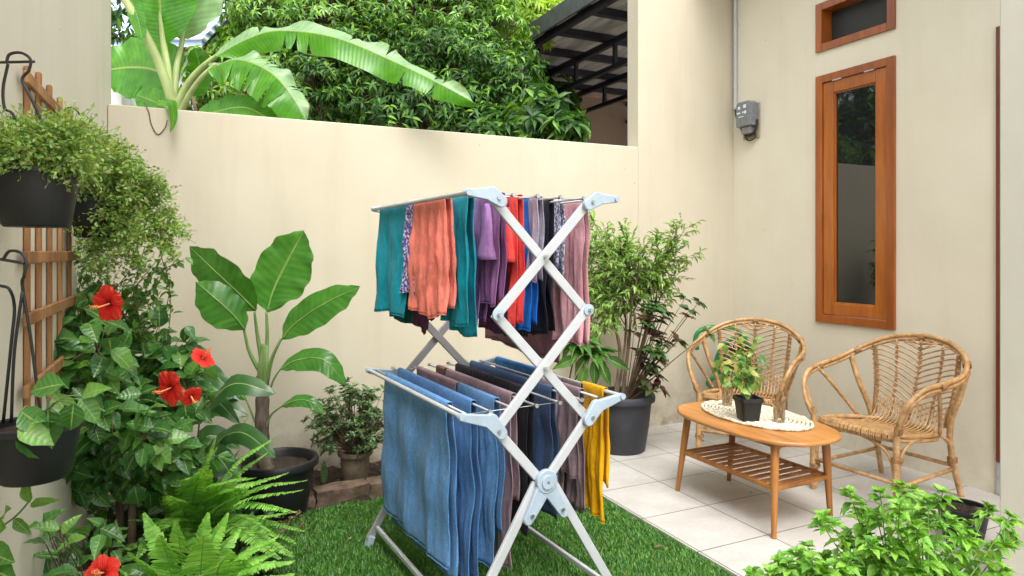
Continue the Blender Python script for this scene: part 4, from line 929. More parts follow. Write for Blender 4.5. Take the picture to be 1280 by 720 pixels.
# ------------------------------------------------------------------ laundry
def cloth(name, label, cat, mat, z, e, d0, d1, Lf, Lb, nf=3, amp=.011, flare=0.0, shift=0.0, rag=.012, seed=0, gap=.010, group=None, gather=0, ns=44, hem=1, slant=0, crk=1.0):
    rr = random.Random(seed*13+5); a1, a2, a3, a4 = [rr.uniform(0, 6.28) for _ in range(4)]; Wd = d1-d0; mid = (d0+d1)/2
    rows = []
    nF, nO, nB = 34, 7, 26
    for i in range(nF): rows.append(('f', 1-i/nF))
    for i in range(nO): rows.append(('o', i/(nO-1)))
    for i in range(nB): rows.append(('b', (i+1)/nB))
    g = MB()
    for kind, q in rows:
        for j in range(ns+1):
            s = j/ns; fold = math.sin(2*math.pi*nf*s+a1+.8*math.sin(q*3+a2))+.30*math.sin(2*math.pi*nf*2.3*s+a2)+(.10*math.sin(2*math.pi*nf*4.1*s+a4) if q < .8 else 0)
            rg = 1+rag*(math.sin(s*5+a3)+.4*math.sin(s*11+a2))
            if kind == 'o':
                th = math.pi*q; h = 0; ee = e-math.cos(th)*(gap); zz = z+.010+math.sin(th)*.004+.0015*fold*0; wq = 0
            else:
                L = (Lf if kind == 'f' else Lb); h = L*q*(rg if q > .5 else 1+(rg-1)*q*2)+slant*(s-.5)*q; grow = min(1, h/.16)
                c = .5+.5*grow; A = amp*c*(1+.3*math.sin(h*9+a3+s*3))
                ee = e+(-1 if kind == 'f' else 1)*(gap+.3*amp+h*.008)+A*fold*(.85 if kind == 'f' else .7)*grow+.004*math.sin(h*21+s*5+a4)*grow
                zz = z+.010-h; wq = h
            ee += (mnoise.noise(Vector((s*9*Wd/.15, h*7, seed*3.1)))*.0065+mnoise.noise(Vector((s*22*Wd/.15, h*16+s*6, seed*1.7)))*.0028*crk)*grow if kind != 'o' else 0
            fl = 1+flare*min(1, (h/.4))-gather*math.sin(min(1, h/.12)*math.pi*.5)*.0
            dd = mid+(s-.5)*Wd*fl+shift*h+.006*math.sin(h*14+a1)*min(1, h/.1)
            g.v.append(tuple(K(ee, dd, zz)))
    n = ns+1
    for i in range(len(rows)-1):
        for j in range(ns): a = i*n+j; g.f.append((a, a+1, a+n+1, a+n))
    o = g.build(name, mat, smooth=True, solid=.0022); tag(o, label, cat, group)
    h_ = MB(); edge = [g.v[j] for j in range(n)]; h_.tube(edge, .0024, 5)
    h_.build('hem', mat, o, smooth=True); h_ = MB()
    side = [g.v[i*n] for i in range(0, nF+nO)]; h_.tube(side, .0021, 5); h_.build('side_hem', mat, o, smooth=True)
    if nf >= 1.5 and Lf > .3 and cat in ('dress', 'shirt', 't-shirt', 'trousers', 'towel'):
        h_ = MB(); h_.tube([g.v[3*n+j] for j in range(n)], .0014, 4); h_.build('hem_seam', mat, o, smooth=True)
    return o
UP, LO = 1.492, .767
FM = {k: fabric('fabric_'+k, srgb(c), kd, srgb(c2) if c2 else None) for k, c, kd, c2 in (
 ('teal','0a93a8','plain',None),('darkteal','0d5c63','plain',None),('lilac','5d4fa0','print','d9cfe6'),('coral','ef8474','plain',None),('orange','f06a45','plain',None),('mauve','9a6fa6','plain',None),('mauve2','8f5d92','plain',None),
 ('maroon','5a2f4e','plain',None),('red','f4504a','plain',None),('blue','1670cf','plain',None),('grey','a49fb2','plain',None),('black','1d1c2c','plain',None),('print2','6d6c92','print','d4d4e2'),
 ('pink','cb97a0','plain',None),('rose','8d6468','plain',None),('towel','5c92c8','terry',None),('towel2','4c84c0','terry',None),('taupe','a58a94','plain',None),('brown','85605a','plain',None),('charcoal','22222c','plain',None),
 ('navy','3c5682','terry',None),('lgrey','c0a9ae','plain',None),('brgrey','8d7880','plain',None),('skyblue','4f97de','terry',None),('yellow','dda407','plain',None),('stone','7d7470','plain',None))}
GU, GL = 'clothes on the upper tier', 'towels and clothes on the lower tier'
def dpx(px, e):
    u = (px-CX)/F; k = RD[1]*u+RD[0]; return e/k*(-RD[0]*u+RD[1])
def ZZ(px, py, e):
    u = (px-CX)/F; t = e/(RD[1]*u+RD[0]); return CAMZ-(py-HY)/F*t
def cl(name, label, cat, mk, tier, i, pxl, pxr, pyb, pyb2, **k):
    rods = ROD if tier == LO else ROD2; e = rods[i]+(.030 if i == 0 else 0); d1 = dpx(pxl, e); d0 = dpx(pxr, e); pm = (pxl+pxr)/2
    d0 = max(d0, DN+.03)
    Lf = tier-ZZ(pm, pyb, e)+.01; Lb = tier-ZZ(pm, pyb2, e)+.01
    return cloth(name, label, cat, FM[mk], tier, e, d0, d1, Lf, Lb, group=GU if tier == UP else GL, **k)
# upper tier
cl('trousers', 'teal trousers hanging at the far left of the upper tier', 'trousers', 'teal', UP, 0, 479, 511, 392, 380, nf=1.6, amp=.010, flare=.12, seed=1, shift=.05)
cl('trousers', 'dark green trouser legs showing below the leftmost teal pair', 'trousers', 'darkteal', UP, 1, 490, 524, 400, 398, nf=1.5, amp=.008, seed=21)
cl('blouse', 'violet and white printed blouse between the teal and coral garments', 'blouse', 'lilac', UP, 0, 511, 519, 366, 360, nf=1, amp=.006, flare=1.2, seed=2, shift=.04)
cl('scarf', 'dark plum cloth end showing under the coral garment', 'scarf', 'maroon', UP, 1, 521, 540, 410, 395, nf=1, amp=.006, seed=22, rag=.03)
c_ = cl('dress', 'wrinkled coral gathered dress on the front rod of the upper tier', 'dress', 'coral', UP, 0, 521, 560, 392, 385, nf=3.5, amp=.011, flare=.16, seed=3, rag=.025, crk=3.0)
cl('trousers', 'teal trousers hanging just right of the coral dress', 'trousers', 'teal', UP, 1, 560, 589, 404, 418, nf=1.5, amp=.011, seed=4, flare=.1)
cl('shirt', 'long mauve sleeve shirt right of the second teal trousers', 'shirt', 'mauve', UP, 2, 588, 606, 408, 400, nf=1.4, amp=.010, seed=5, flare=.3, shift=.05)
c_ = cl('t_shirt', 'mauve t-shirt with a drooping short sleeve behind the left post', 't-shirt', 'mauve2', UP, 2, 603, 628, 380, 375, nf=1.5, amp=.009, seed=6)
g = MB()
for i in range(13):
    u = i/12
    for k in range(17):
        th = k*2*math.pi/16; e = ROD2[2]-.018-.014*u+.022*math.cos(th)*(.3+.7*u)*(1+.15*math.sin(u*8)); d = lerp(dpx(608, ROD2[2]), dpx(622, ROD2[2]), .5)-.02*u+.052*math.sin(th)*(.12+.98*u**.7)+.004*math.sin(th*3+u*7); g.v.append(tuple(K(e, d, UP-.02-.20*u)))
for i in range(12):
    for k in range(16): a = i*17+k; g.f.append((a, a+1, a+18, a+17))
g.build('sleeve', FM['mauve'], c_, smooth=True, solid=.003)
cl('skirt', 'dark plum skirt showing low behind the mauve t-shirt', 'skirt', 'maroon', UP, 3, 606, 640, 413, 413, nf=2, amp=.008, seed=31)
c_ = cl('t_shirt', 'bright red t-shirt with a drooping sleeve on the upper tier', 't-shirt', 'red', UP, 3, 622, 650, 405, 402, nf=2, amp=.010, seed=7)
g = MB(); dm = dpx(640, ROD2[3])
for i in range(13):
    u = i/12
    for k in range(17):
        th = k*2*math.pi/16; e = ROD2[3]-.018-.016*u+.022*math.cos(th)*(.3+.7*u); d = dm-.02*u+.045*math.sin(th)*(.12+.98*u**.7)+.003*math.sin(th*3+u*7); g.v.append(tuple(K(e, d, UP-.03-.20*u)))
for i in range(12):
    for k in range(16): a = i*17+k; g.f.append((a, a+1, a+18, a+17))
g.build('sleeve', FM['red'], c_, smooth=True, solid=.003)
cl('shirt', 'royal blue shirt right of the red t-shirt', 'shirt', 'blue', UP, 4, 640, 664, 412, 405, nf=1.7, amp=.009, seed=8, flare=.12)
cl('shirt', 'pale grey shirt hanging between the blue and black garments', 'shirt', 'grey', UP, 4, 664, 675, 352, 350, nf=1, amp=.006, seed=9, flare=.1)
cl('trousers', 'black trousers near the middle right of the upper tier', 'trousers', 'black', UP, 5, 668, 689, 417, 414, nf=1.3, amp=.007, seed=10)
cl('skirt', 'wide black skirt hem visible behind the blue and red garments', 'skirt', 'black', UP, 5, 610, 664, 416, 414, nf=2.2, amp=.007, seed=32)
E6 = 1.475
cloth('blouse', 'small grey and white printed blouse left of the pink towel', 'blouse', FM['print2'], UP, E6, dpx(702, E6), dpx(682, E6), UP-ZZ(692, 338, E6), .3, nf=1.4, amp=.006, seed=11, group=GU)
g = MB(); g.tube([K(E6, DN, UP), K(E6, DF+.03, UP)], .0042, 12); g.build('rod', M['white_metal'], rack, smooth=True)
cl('towel', 'dusty pink towel at the right end of the upper tier', 'towel', 'pink', UP, 6, 697, 731, 426, 426, nf=2.2, amp=.009, seed=12, flare=.06)
cl('towel', 'brownish rose towel hanging lowest at the back of the upper tier', 'towel', 'rose', UP, 6, 612, 697, 436, 440, nf=3, amp=.008, seed=13, slant=-.02)
# lower tier
cl('towel', 'large blue bath towel on the front left rod of the lower tier', 'towel', 'towel', LO, 0, 485, 562, 672, 690, nf=2.6, amp=.010, seed=14, rag=.008, ns=70, flare=.02)
cl('towel', 'blue towel on the second rod behind the large blue bath towel', 'towel', 'towel2', LO, 1, 500, 592, 690, 690, nf=3, amp=.009, seed=15, rag=.008, ns=70)
cl('towel', 'blue towel draped lowest behind the left post of the rack', 'towel', 'towel', LO, 2, 575, 621, 690, 650, nf=2, amp=.010, seed=16, rag=.015)
cl('trousers', 'taupe trousers draped along the third rod of the lower tier', 'trousers', 'taupe', LO, 2, 524, 573, 520, 560, nf=3, amp=.007, seed=17)
cl('trousers', 'long pinkish taupe trousers hanging right of the blue towels', 'trousers', 'taupe', LO, 3, 560, 642, 676, 600, nf=4, amp=.008, seed=18, ns=60)
cl('sarong', 'dark brown sarong folded over the middle of the lower tier', 'sarong', 'brown', LO, 3, 548, 558, 500, 500, nf=1, amp=.004, seed=19)
cl('trousers', 'black trousers hanging in the middle of the lower tier', 'trousers', 'charcoal', LO, 4, 572, 664, 634, 600, nf=3, amp=.007, seed=20, ns=60)
cl('jeans', 'dark navy denim jeans right of the black trousers', 'jeans', 'navy', LO, 5, 590, 692, 590, 620, nf=4, amp=.007, seed=23, ns=60)
E5 = 1.475
def cle(name, label, cat, mk, e, pxl, pxr, pyb, pyb2, **k):
    d1 = dpx(pxl, e); d0 = max(dpx(pxr, e), DN+.03); pm = (pxl+pxr)/2; return cloth(name, label, cat, FM[mk], LO, e, d0, d1, LO-ZZ(pm, pyb, e)+.01, LO-ZZ(pm, pyb2, e)+.01, group=GL, **k)
for tier_ in (UP, LO): g = MB(); e_ = (ROD if tier_ == LO else ROD2)[0]+.03; g.tube([K(e_, DN, tier_), K(e_, DF+.03, tier_)], .0042, 12); g.build('rod', M['white_metal'], rack, smooth=True)
g = MB(); g.tube([K(E5, DN+.0, LO), K(E5, DF+.03, LO)], .0042, 12); g.build('rod', M['white_metal'], rack, smooth=True)
cle('shirt', 'pale pinkish grey pleated shirt beside the jeans', 'shirt', 'lgrey', E5, 668, 702, 600, 615, nf=4, amp=.007, seed=24)
cle('shirt', 'brown grey shirt left of the yellow cloth', 'shirt', 'brgrey', E5, 703, 727, 592, 634, nf=2, amp=.007, seed=25)
cle('towel', 'light blue towel on the far end of the right rod', 'towel', 'skyblue', ROD[6], 622, 690, 500, 505, nf=3, amp=.005, seed=26)
cle('trousers', 'stone grey trouser legs hanging lowest behind the brown grey shirt', 'trousers', 'stone', ROD[6]-.03, 703, 727, 630, 636, nf=1.4, amp=.006, seed=28, gap=.006)
cle('towel', 'mustard yellow towel on the right end of the lower tier', 'towel', 'yellow', ROD[6], 729, 757, 640, 600, nf=2.6, amp=.011, seed=27, flare=.14, rag=.02)

# ================================================================== COFFEE TABLE
tc_ = (2.60, 2.585)
tb_ = thing('coffee_table', 'low wooden coffee table with slatted shelf on the terrace', 'table', (tc_[0], tc_[1], 0))
g = MB(); out = []
for k in range(72):
    a = k*2*math.pi/72; ca, sa = math.cos(a), math.sin(a); p = 2/2.9
    out.append((.265*math.copysign(abs(ca)**p, ca)*(1-.10*abs(sa)**3), .44*math.copysign(abs(sa)**p, sa)))
g.prism(out, .022, Matrix.Translation((tc_[0], tc_[1], .432)))
g.build('table_top', M['teak'], tb_, bevel=.008, smooth=True, angle=50)
g = MB()
for s in (-1, 1): g.box((tc_[0]+s*.15-.01, tc_[1]-.30, .39), (tc_[0]+s*.15+.01, tc_[1]+.30, .42))
for s in (-1, 1): g.box((tc_[0]-.138, tc_[1]+s*.29-.01, .39), (tc_[0]+.138, tc_[1]+s*.29+.01, .42))
g.build('apron', M['teakleg'], tb_, bevel=.002)
feet = {(-1,-1): (2.39, 2.25), (-1,1): (2.395, 2.925), (1,-1): (2.80, 2.285), (1,1): (2.765, 2.93)}
legat = {}
for (sx, sy), f in feet.items():
    top = Vector((tc_[0]+sx*.165, tc_[1]+sy*.30, .421)); ft = Vector((f[0], f[1], .001)); legat[(sx, sy)] = (top, ft)
    g = MB(); P = [top.lerp(ft, i/6) for i in range(7)]; g.tube(P, [.019, .0195, .019, .017, .015, .0135, .012], 14); g.build('leg', M['teakleg'], tb_, smooth=True, angle=50)
def onleg(k, z): t, f = legat[k]; return t.lerp(f, (t.z-z)/(t.z-f.z))
sh_ = MB()
for sx in (-1, 1): sh_.bar(onleg((sx,-1), .215), onleg((sx,1), .215), .022, .02)
for sy in (-1, 1): sh_.bar(onleg((-1,sy), .213), onleg((1,sy), .213), .018, .018)
shf = sh_.build('shelf', M['teakleg'], tb_, bevel=.004)
for k in range(11):
    u = (k+.7)/11.4; a = onleg((-1,-1), .217).lerp(onleg((-1,1), .217), u); b = onleg((1,-1), .217).lerp(onleg((1,1), .217), u); g = MB(); g.bar(a, b, .026, .01); g.build('slat', M['teakleg'], shf, bevel=.002)
# woven oval mat
g = MB(); mc = Vector((2.655, 2.63, .4435))
for ringk in range(1, 15):
    u = ringk/14; P = []
    for k in range(61):
        a = k*2*math.pi/60; P.append(mc+Vector((.195*u*math.cos(a), .325*u*math.sin(a), .0045+.0018*math.sin(k*5+ringk*2)+.001*math.sin(k*11))))
    g.tube(P, [.0085+.0016*math.sin(k*4.1+ringk) for k in range(61)], 6, False)
o = g.build('placemat', M['mat'], smooth=True); o.location.z = .0035; tag(o, 'oval woven cream placemat lying on the coffee table', 'placemat')
MZ = .4435+.0035+.0135
# little pot plant
lc = G(935, 524, MZ); lpn = thing('potted_seedling', 'small leafy plant in a square black pot on the placemat', 'potted plant', (lc.x, lc.y, MZ))
g = MB(); rz = Matrix.Translation((lc.x, lc.y, MZ)) @ Matrix.Rotation(-.35, 4, 'Z')
vs_ = []; hs_ = [(.043, 0), (.054, .092), (.060, .093), (.060, .112), (.054, .112), (.05, .085)]
def rsq(r, z, n=6):
    o = []
    for cx_, cy_, a0 in ((1,1,0),(-1,1,90),(-1,-1,180),(1,-1,270)):
        for k in range(n): a = rad(a0+90*k/(n-1)); o.append(rz @ Vector((cx_*r*.72+r*.28*math.cos(a), cy_*r*.72+r*.28*math.sin(a), z)))
    return o
rg = [rsq(r, z) for r, z in hs_]; m = len(rg[0]); allv = [v for q in rg for v in q]
g.add(allv, [tuple(range(m))[::-1]]+[(i*m+k, i*m+(k+1) % m, (i+1)*m+(k+1) % m, (i+1)*m+k) for i in range(len(rg)-1) for k in range(m)]+[tuple((len(rg)-1)*m+k for k in range(m))])
g.build('pot', M['blackpot'], lpn, smooth=True, angle=40)
soil_disc(.05, lc, MZ+.09, lpn)
g = MB(); Ls = Leaves(T_OVAL5); p0 = lc+Vector((0,0,.09)); TT = depth(lc.x, lc.y)
for a, b, dt in ((928,420,0),(900,450,-.03),(905,430,.02),(940,440,.03),(955,455,0),(918,445,-.05),(935,465,-.03),(912,478,-.04),(948,475,.04),(925,438,.04),(895,460,0),(942,425,.02)):
    q = W(a, b, TT+dt); P = limb(g, [p0, p0.lerp(q, .5)+Vector((0,0,.02)), q], .0025, .001, 5)
    for i in range(4, len(P), 2):
        for _ in range(2): s = R.uniform(.04, .062); Ls.add(P[i], (rv(.5)+Vector((0,0,-.2))+(q-p0)*.5), Vector((0,0,1))+cv(0,0,-.6)+rv(.3), s, s*.55)
build_leaves('foliage', leafmat('seedling_leaf', [lin(.05,.16,.03), lin(.12,.30,.05), lin(.28,.42,.10), lin(.42,.46,.12), lin(.08,.22,.04)], .35, .3), [Ls], lpn); g.build('stems', M['stem_green'], lpn)
for a, b, lb in ((974, 527, 'small clear glass tumbler right of the potted plant on the mat'), (909, 506, 'small clear glass tumbler behind the potted plant on the mat')):
    q = G(a, b, MZ); g = MB(); h = .09; g.lathe([(.001, 0), (.024, 0), (.026, .004), (.031, h), (.0295, h), (.0245, .008), (.001, .007)], (q.x, q.y, MZ), 24); o = g.build('glass_tumbler', M['clear'], smooth=True, angle=50); tag(o, lb, 'glass', 'glasses on the placemat')

# ================================================================== RATTAN CHAIRS
RIM = [(.285,-.232,.40),(.305,-.262,.48),(.285,-.295,.57),(.20,-.325,.635),(.06,-.345,.655),(-.10,-.34,.685),(-.22,-.285,.745),(-.30,-.17,.805),(-.33,0,.83)]
RIM = RIM+[(x, -y, z) for x, y, z in RIM[-2::-1]]
def make_chair(name, label, loc, rz):
    root = thing(name, label, 'chair', (0,0,0), 0, 'rattan armchairs on the terrace'); cane = M['cane']
    P = crom(RIM, 8)
    g = MB(); g.tube(P, .0125, 10)
    Pin = [p+Vector((0, 0, -.024)) if 14 < i < len(P)-15 else p+Vector((-.024 if p.x > .2 else 0, 0, -.018 if p.x <= .2 else 0)) for i, p in enumerate(P)]
    g.tube(Pin[3:-3], .0105, 10); rim = g.build('rim', cane, root, smooth=True, angle=50)
    # bindings on the rim
    for i in (3, 30, 46, 64, 82, 98, 125):
        if i < len(P)-2:
            g = MB(); q = P[i]; t = (P[i+1]-P[i-1]).normalized()
            for k in range(-3, 4): g.tube([q+t*(k*.005-.0024)+(Pin[i]-P[i])*.4, q+t*(k*.005+.0024)+(Pin[i]-P[i])*.4], .0205, 10)
            g.build('binding', M['cane_dark'], rim, smooth=True, angle=40)
    # seat frame: rounded loop
    seat = []
    for k in range(49):
        a = k*2*math.pi/48; x = .05+.25*math.copysign(abs(math.cos(a))**.6, math.cos(a)); y = .235*math.copysign(abs(math.sin(a))**.6, math.sin(a)); x = max(x, -.21) if False else x
        seat.append(Vector((x, y*(1 if x > 0 else 1-.12*(-x)/.2), .395-.05*max(0, (.3-x))/.5)))
    g = MB(); g.tube(seat, .0125, 8, False); g.tube([p+Vector((0,0,-.024)) for p in seat], .0105, 8, False); g.build('seat_frame', cane, root, smooth=True)
    def rim_at(y, side=0):
        best = min(range(40, len(P)-40), key=lambda i: abs(P[i].y-y)); return P[best]
    def back(v, h):                                               # v -.22..22, h 0..1
        lo = Vector((-.195+.0*v, v*.92, .37)); hi = rim_at(v*1.12)+Vector((.01,0,-.02)); p = lo.lerp(hi, h); p.x -= .028*math.sin(h*math.pi)*.8; return p
    # columns
    g = MB()
    for v in (-.215, -.11, 0, .11, .215):
        Q = [back(v, i/14) for i in range(15)]; g.tube(Q, .010 if abs(v) > .2 else .0055, 8)
    g.build('back_posts', cane, root, smooth=True)
    for v in (-.215, .215):
        g = MB()
        for i in range(34): q0, q1 = back(v, i/34), back(v, (i+.65)/34); g.tube([q0, q1], .0135, 8)
        g.build('post_binding', M['cane_dark'], root, smooth=True, angle=40)
    for v in (-.11, 0, .11):
        g = MB()
        for i in range(3, 16): q0, q1 = back(v, i/16), back(v, (i+.35)/16); g.tube([q0, q1], .0125 if v == 0 else .0095, 7)
        g.build('post_binding', M['cane_dark'], root, smooth=True, angle=40)
    g = MB()
    # front seat wrap
    idx = [i for i, p in enumerate(seat) if p.x > .2]
    for i in range(len(seat)-1):
        if seat[i].x > .24:
            for k in range(3):
                q0, q1 = seat[i].lerp(seat[i+1], k/3), seat[i].lerp(seat[i+1], (k+.75)/3); g.tube([q0+Vector((.0,0,-.011)), q1+Vector((0,0,-.011))], .0265, 8)
    g.build('front_binding', M['cane'], root, smooth=True, angle=40)
    # chevron strands
    g = MB()
    for k in range(16):
        h = -.15+k*.072
        for s in (-1, 1):
            Q = []
            for i in range(7):
                v = s*.225*(1-i/6); hh = h+.30*(1-i/6)
                if hh > 1.0 or hh < 0: continue
                Q.append(back(v, max(0, min(1, hh)))+Vector((.006,0,0)))
            if len(Q) > 1: g.tube(Q, .0048, 6)
    for s in (-1, 1): g.tube([back(0, .86), back(s*.07, 1.0)], .004, 6); g.tube([back(0, .93), back(s*.1, 1.0)], .004, 6)
    g.build('back_weave', cane, root, smooth=True)
    # seat strands running front to back and curving up into the back
    g = MB()
    for k in range(19):
        y = -.215+.43*k/18; yb = y*.88
        Q = crom([(.295-.03*abs(y/.22)**4, y, .40), (.15, y, .375), (-.05, yb, .345), (-.16, yb, .36), (-.205, yb, .42), (-.222, yb*1.0, .47)], 5); g.tube(Q, .0046, 6)
    for x in (.2, .08, -.04, -.14): g.tube([(x, -.225, .368-.03*(x < 0)), (x, 0, .345-.02*(x < 0)), (x, .225, .368-.03*(x < 0))], .006, 6)
    g.build('seat_weave', cane, root, smooth=True)
    # legs
    for s in (-1, 1):
        g = MB(); g.tube(crom([(.285, s*.232, .40), (.288, s*.234, .2), (.285, s*.236, .001)], 5), .0165, 10); g.tube(crom([(.262, s*.225, .385), (.266, s*.228, .2), (.268, s*.23, .02)], 5), .011, 8)
        lg = g.build('leg', cane, root, smooth=True, angle=50)
        for z in (.27, .12):
            b = MB()
            for k in range(4): b.tube([(.277, s*.231, z+k*.005), (.277, s*.231, z+.0052+k*.005)], .0275, 12)
            b.build('binding', M['cane_dark'], lg, smooth=True, angle=40)
        g = MB(); g.tube(crom([(-.16, s*.325, .70), (-.17, s*.28, .55), (-.19, s*.225, .40), (-.23, s*.21, .22), (-.30, s*.22, .001)], 6), .015, 10); lg = g.build('leg', cane, root, smooth=True, angle=50)
        b = MB()
        for z in (.20,):
            for k in range(5): b.tube([(-.236-.002*k*0, s*.21, z-.012+k*.006), (-.236, s*.21, z-.007+k*.006)], .024, 10)
        b.build('binding', M['cane_dark'], lg, smooth=True, angle=40)
        # side brace of arm
        g = MB(); g.tube(crom([(.12, s*.338, .645), (.02, s*.29, .52), (-.09, s*.228, .362)], 6), .010, 8)
        g.tube(crom([(.275, s*.232, .20), (.24, s*.235, .31), (.16, s*.236, .355), (.08, s*.236, .36)], 6), .0085, 8)
        g.tube(crom([(-.225, s*.212, .24), (-.17, s*.225, .31), (-.09, s*.232, .352)], 6), .0085, 8); g.tube(crom([(-.22, s*.21, .28), (-.15, s*.20, .335), (-.06, s*.18, .345)], 6), .0085, 8)
        g.build('arm_brace', cane, root, smooth=True)
        g = MB(); g.tube([(.275, s*.235, .145), (-.25, s*.213, .155)], .011, 8); g.build('stretcher', cane, root, smooth=True)
    g = MB(); g.tube([(.283, -.235, .165), (.283, .235, .165)], .011, 8); g.build('stretcher', cane, root, smooth=True); g = MB(); g.tube([(-.245, -.212, .17), (-.245, .212, .17)], .011, 8)
    g.build('stretcher', cane, root, smooth=True)
    g = MB(); g.tube(crom([(.285, -.225, .20), (.285, -.18, .31), (.287, -.05, .362), (.287, .05, .362), (.285, .18, .31), (.285, .225, .20)], 6), .0085, 8); g.build('front_arch', cane, root, smooth=True)
    root.location = loc; root.rotation_euler = (0, 0, rz); return root
chB = make_chair('rattan_chair', 'rattan armchair at the right of the table with its back to the door', (3.385, 2.41, .0), math.pi+rad(3))
chA = make_chair('rattan_chair', 'rattan armchair behind the coffee table, left of the other armchair', (3.285, 3.325, .0), math.atan2(-.564, -.826))

# green hose in the corner behind the left chair
HT = 4.95; g = MB(); P = []
P = [W(a, b, t) for a, b, t in ((872,437,HT),(869,425,HT),(874,414,HT),(890,409,HT),(906,410,HT+.03),(921,414,HT+.05),(934,428,HT+.05),(937,450,HT+.05),(925,470,HT),(905,476,HT-.02),(895,462,HT),(899,440,HT),(912,425,HT),(926,424,HT-.02),(940,440,HT),(944,465,HT),(930,487,HT),(905,492,HT),(885,480,HT),(893,472,HT-.02),(903,472,HT-.02)) ]
g.tube(crom(P, 8), .0165, 12); o = g.build('garden_hose', M['hose'], smooth=True)
hr = thing('hose_stand', 'brown woven basket stand behind the left rattan armchair', 'basket', tuple(G(955, 520)))
bc2 = Vector((3.70, 3.83, 0)); g = MB(); prof = [(.001,0),(.10,0)]+[(.10+.035*math.sin(i/14*math.pi*.6), .02+i*.035) for i in range(15)]+[(.12, .535), (.10, .50)]
g.lathe(prof, tuple(bc2), 36)
g.build('basket', simple('woven_brown', lin(.11,.065,.04), .85, 60, .6, 1.0, .008, stretch=(1,1,3)), hr, smooth=True)
tag(o, 'glossy green garden hose looped behind the left rattan armchair', 'hose')
hr.name = 'woven_basket'; hr.location = bc2
for ch in hr.children: ch.matrix_parent_inverse = Matrix.Translation(-bc2)
# dark leafy tuft in the basket
g2 = Leaves(T_LANCE5)
for k in range(60): g2.add(bc2+Vector((R.gauss(0,.04), R.gauss(0,.03), .53+R.uniform(0,.05))), rv(.5)+Vector((0,0,.5)), Vector((0,0,1))+rv(.4), R.uniform(.05,.09), .03)
o2 = build_leaves('foliage', leafmat('basket_leaf', [lin(.05,.10,.03), lin(.12,.2,.05), lin(.10,.05,.03)], .5, .2), [g2]); o2.parent = hr; o2.matrix_parent_inverse = Matrix.Translation(-bc2)

# ================================================================== FOREGROUND BASIL + BLACK POT
M['basil'] = leafmat('basil_leaf', [lin(.07,.24,.02), lin(.16,.42,.04), lin(.32,.60,.10), lin(.10,.30,.03), lin(.22,.50,.06)], .35, .35, uvvein=42, midw=.06)
def basil(name, label, base, r, tips, n_leaf, size):
    root = thing(name, label, 'potted plant', tuple(base), 0, 'basil plants in the foreground'); pot_thing(root, (base[0], base[1]), r, r*.75, r*1.7, M['blackpot'], base[2]+.001, .02, .006)
    g = MB(); Ls = Leaves(T_OVAL5); p0 = Vector((base[0], base[1], base[2]+r*1.6))
    for a, b, t in tips:
        q = W(a, b, t); p1 = p0+Vector((R.gauss(0,.02), R.gauss(0,.02), 0)); P = limb(g, [p1, p1.lerp(q, .5)+rv(.015), q], .0026, .0013, 7)
        whorl(Ls, q, (q-p1)*1.0+Vector((0,0,.3)), 12, size*.62, size*.36, .8, .55); whorl(Ls, q+Vector((0,0,-.015)), Vector((0,0,1)), 7, size, size*.52, 1, .1)
        for i in range(5, len(P)-1, 2):
            whorl(Ls, P[i], Vector((0,0,1))+rv(.35), n_leaf, size*1.15, size*.54, 1, R.uniform(-.6, .2), .5)
    build_leaves('foliage', M['basil'], [Ls], root); g.build('stems', M['stem_green'], root, smooth=True)
tp = [(1050+R.uniform(-8,8)+k*0, 0, 0) for k in ()]
tips = []
for a, b in ((1030,642),(1062,612),(1075,628),(1100,612),(1125,603),(1140,608),(1160,622),(1178,612),(1095,640),(1120,636),(1150,640),(1185,645),(1210,650),(1235,630),(1262,642),(1205,672),(1240,690),(1170,672),(1130,668),(1090,675),(1060,662),(1035,690),(1105,700),(1145,705),(1185,705),(1215,712),(1070,705),(1255,672)):
    tips.append((a, b+4, 2.0+R.uniform(-.13, .13))); tips.append((a+R.uniform(-16, 16), b+R.uniform(6, 30), 2.0+R.uniform(-.16, .16)))
basil('basil_plant', 'large bright green basil bush at the bottom right in front of the chairs', (1.93, 1.30, -.03), .12, tips[::4]+tips[1::4]+tips[2::4], 4, .043)
tips = [(a, b, 1.72+R.uniform(-.08, .08)) for a, b in ((975,700),(1010,684),(1025,712),(1060,700),(940,716),(990,724),(998,690),(985,704),(1015,700),(965,715),(1035,708),(1000,715),(1055,716),(950,722),(1020,722),(980,724),(1045,730),(1065,728))]
basil('basil_plant', 'smaller bright green basil plant at the bottom edge, left of the large basil', (1.46, 1.20, -.03), .09, tips, 5, .040)
o = thing('black_pot', 'small black plastic pot on the tiles near the pillar', 'pot', (3.13, 1.86, 0)); g = MB(); g.lathe(tapered_pot(.075, .10, .16), (3.13, 1.86, .001), 32); g.build('pot', M['blackpot'], o, smooth=True, angle=45)
soil_disc(.09, (3.13, 1.86), .14, o)

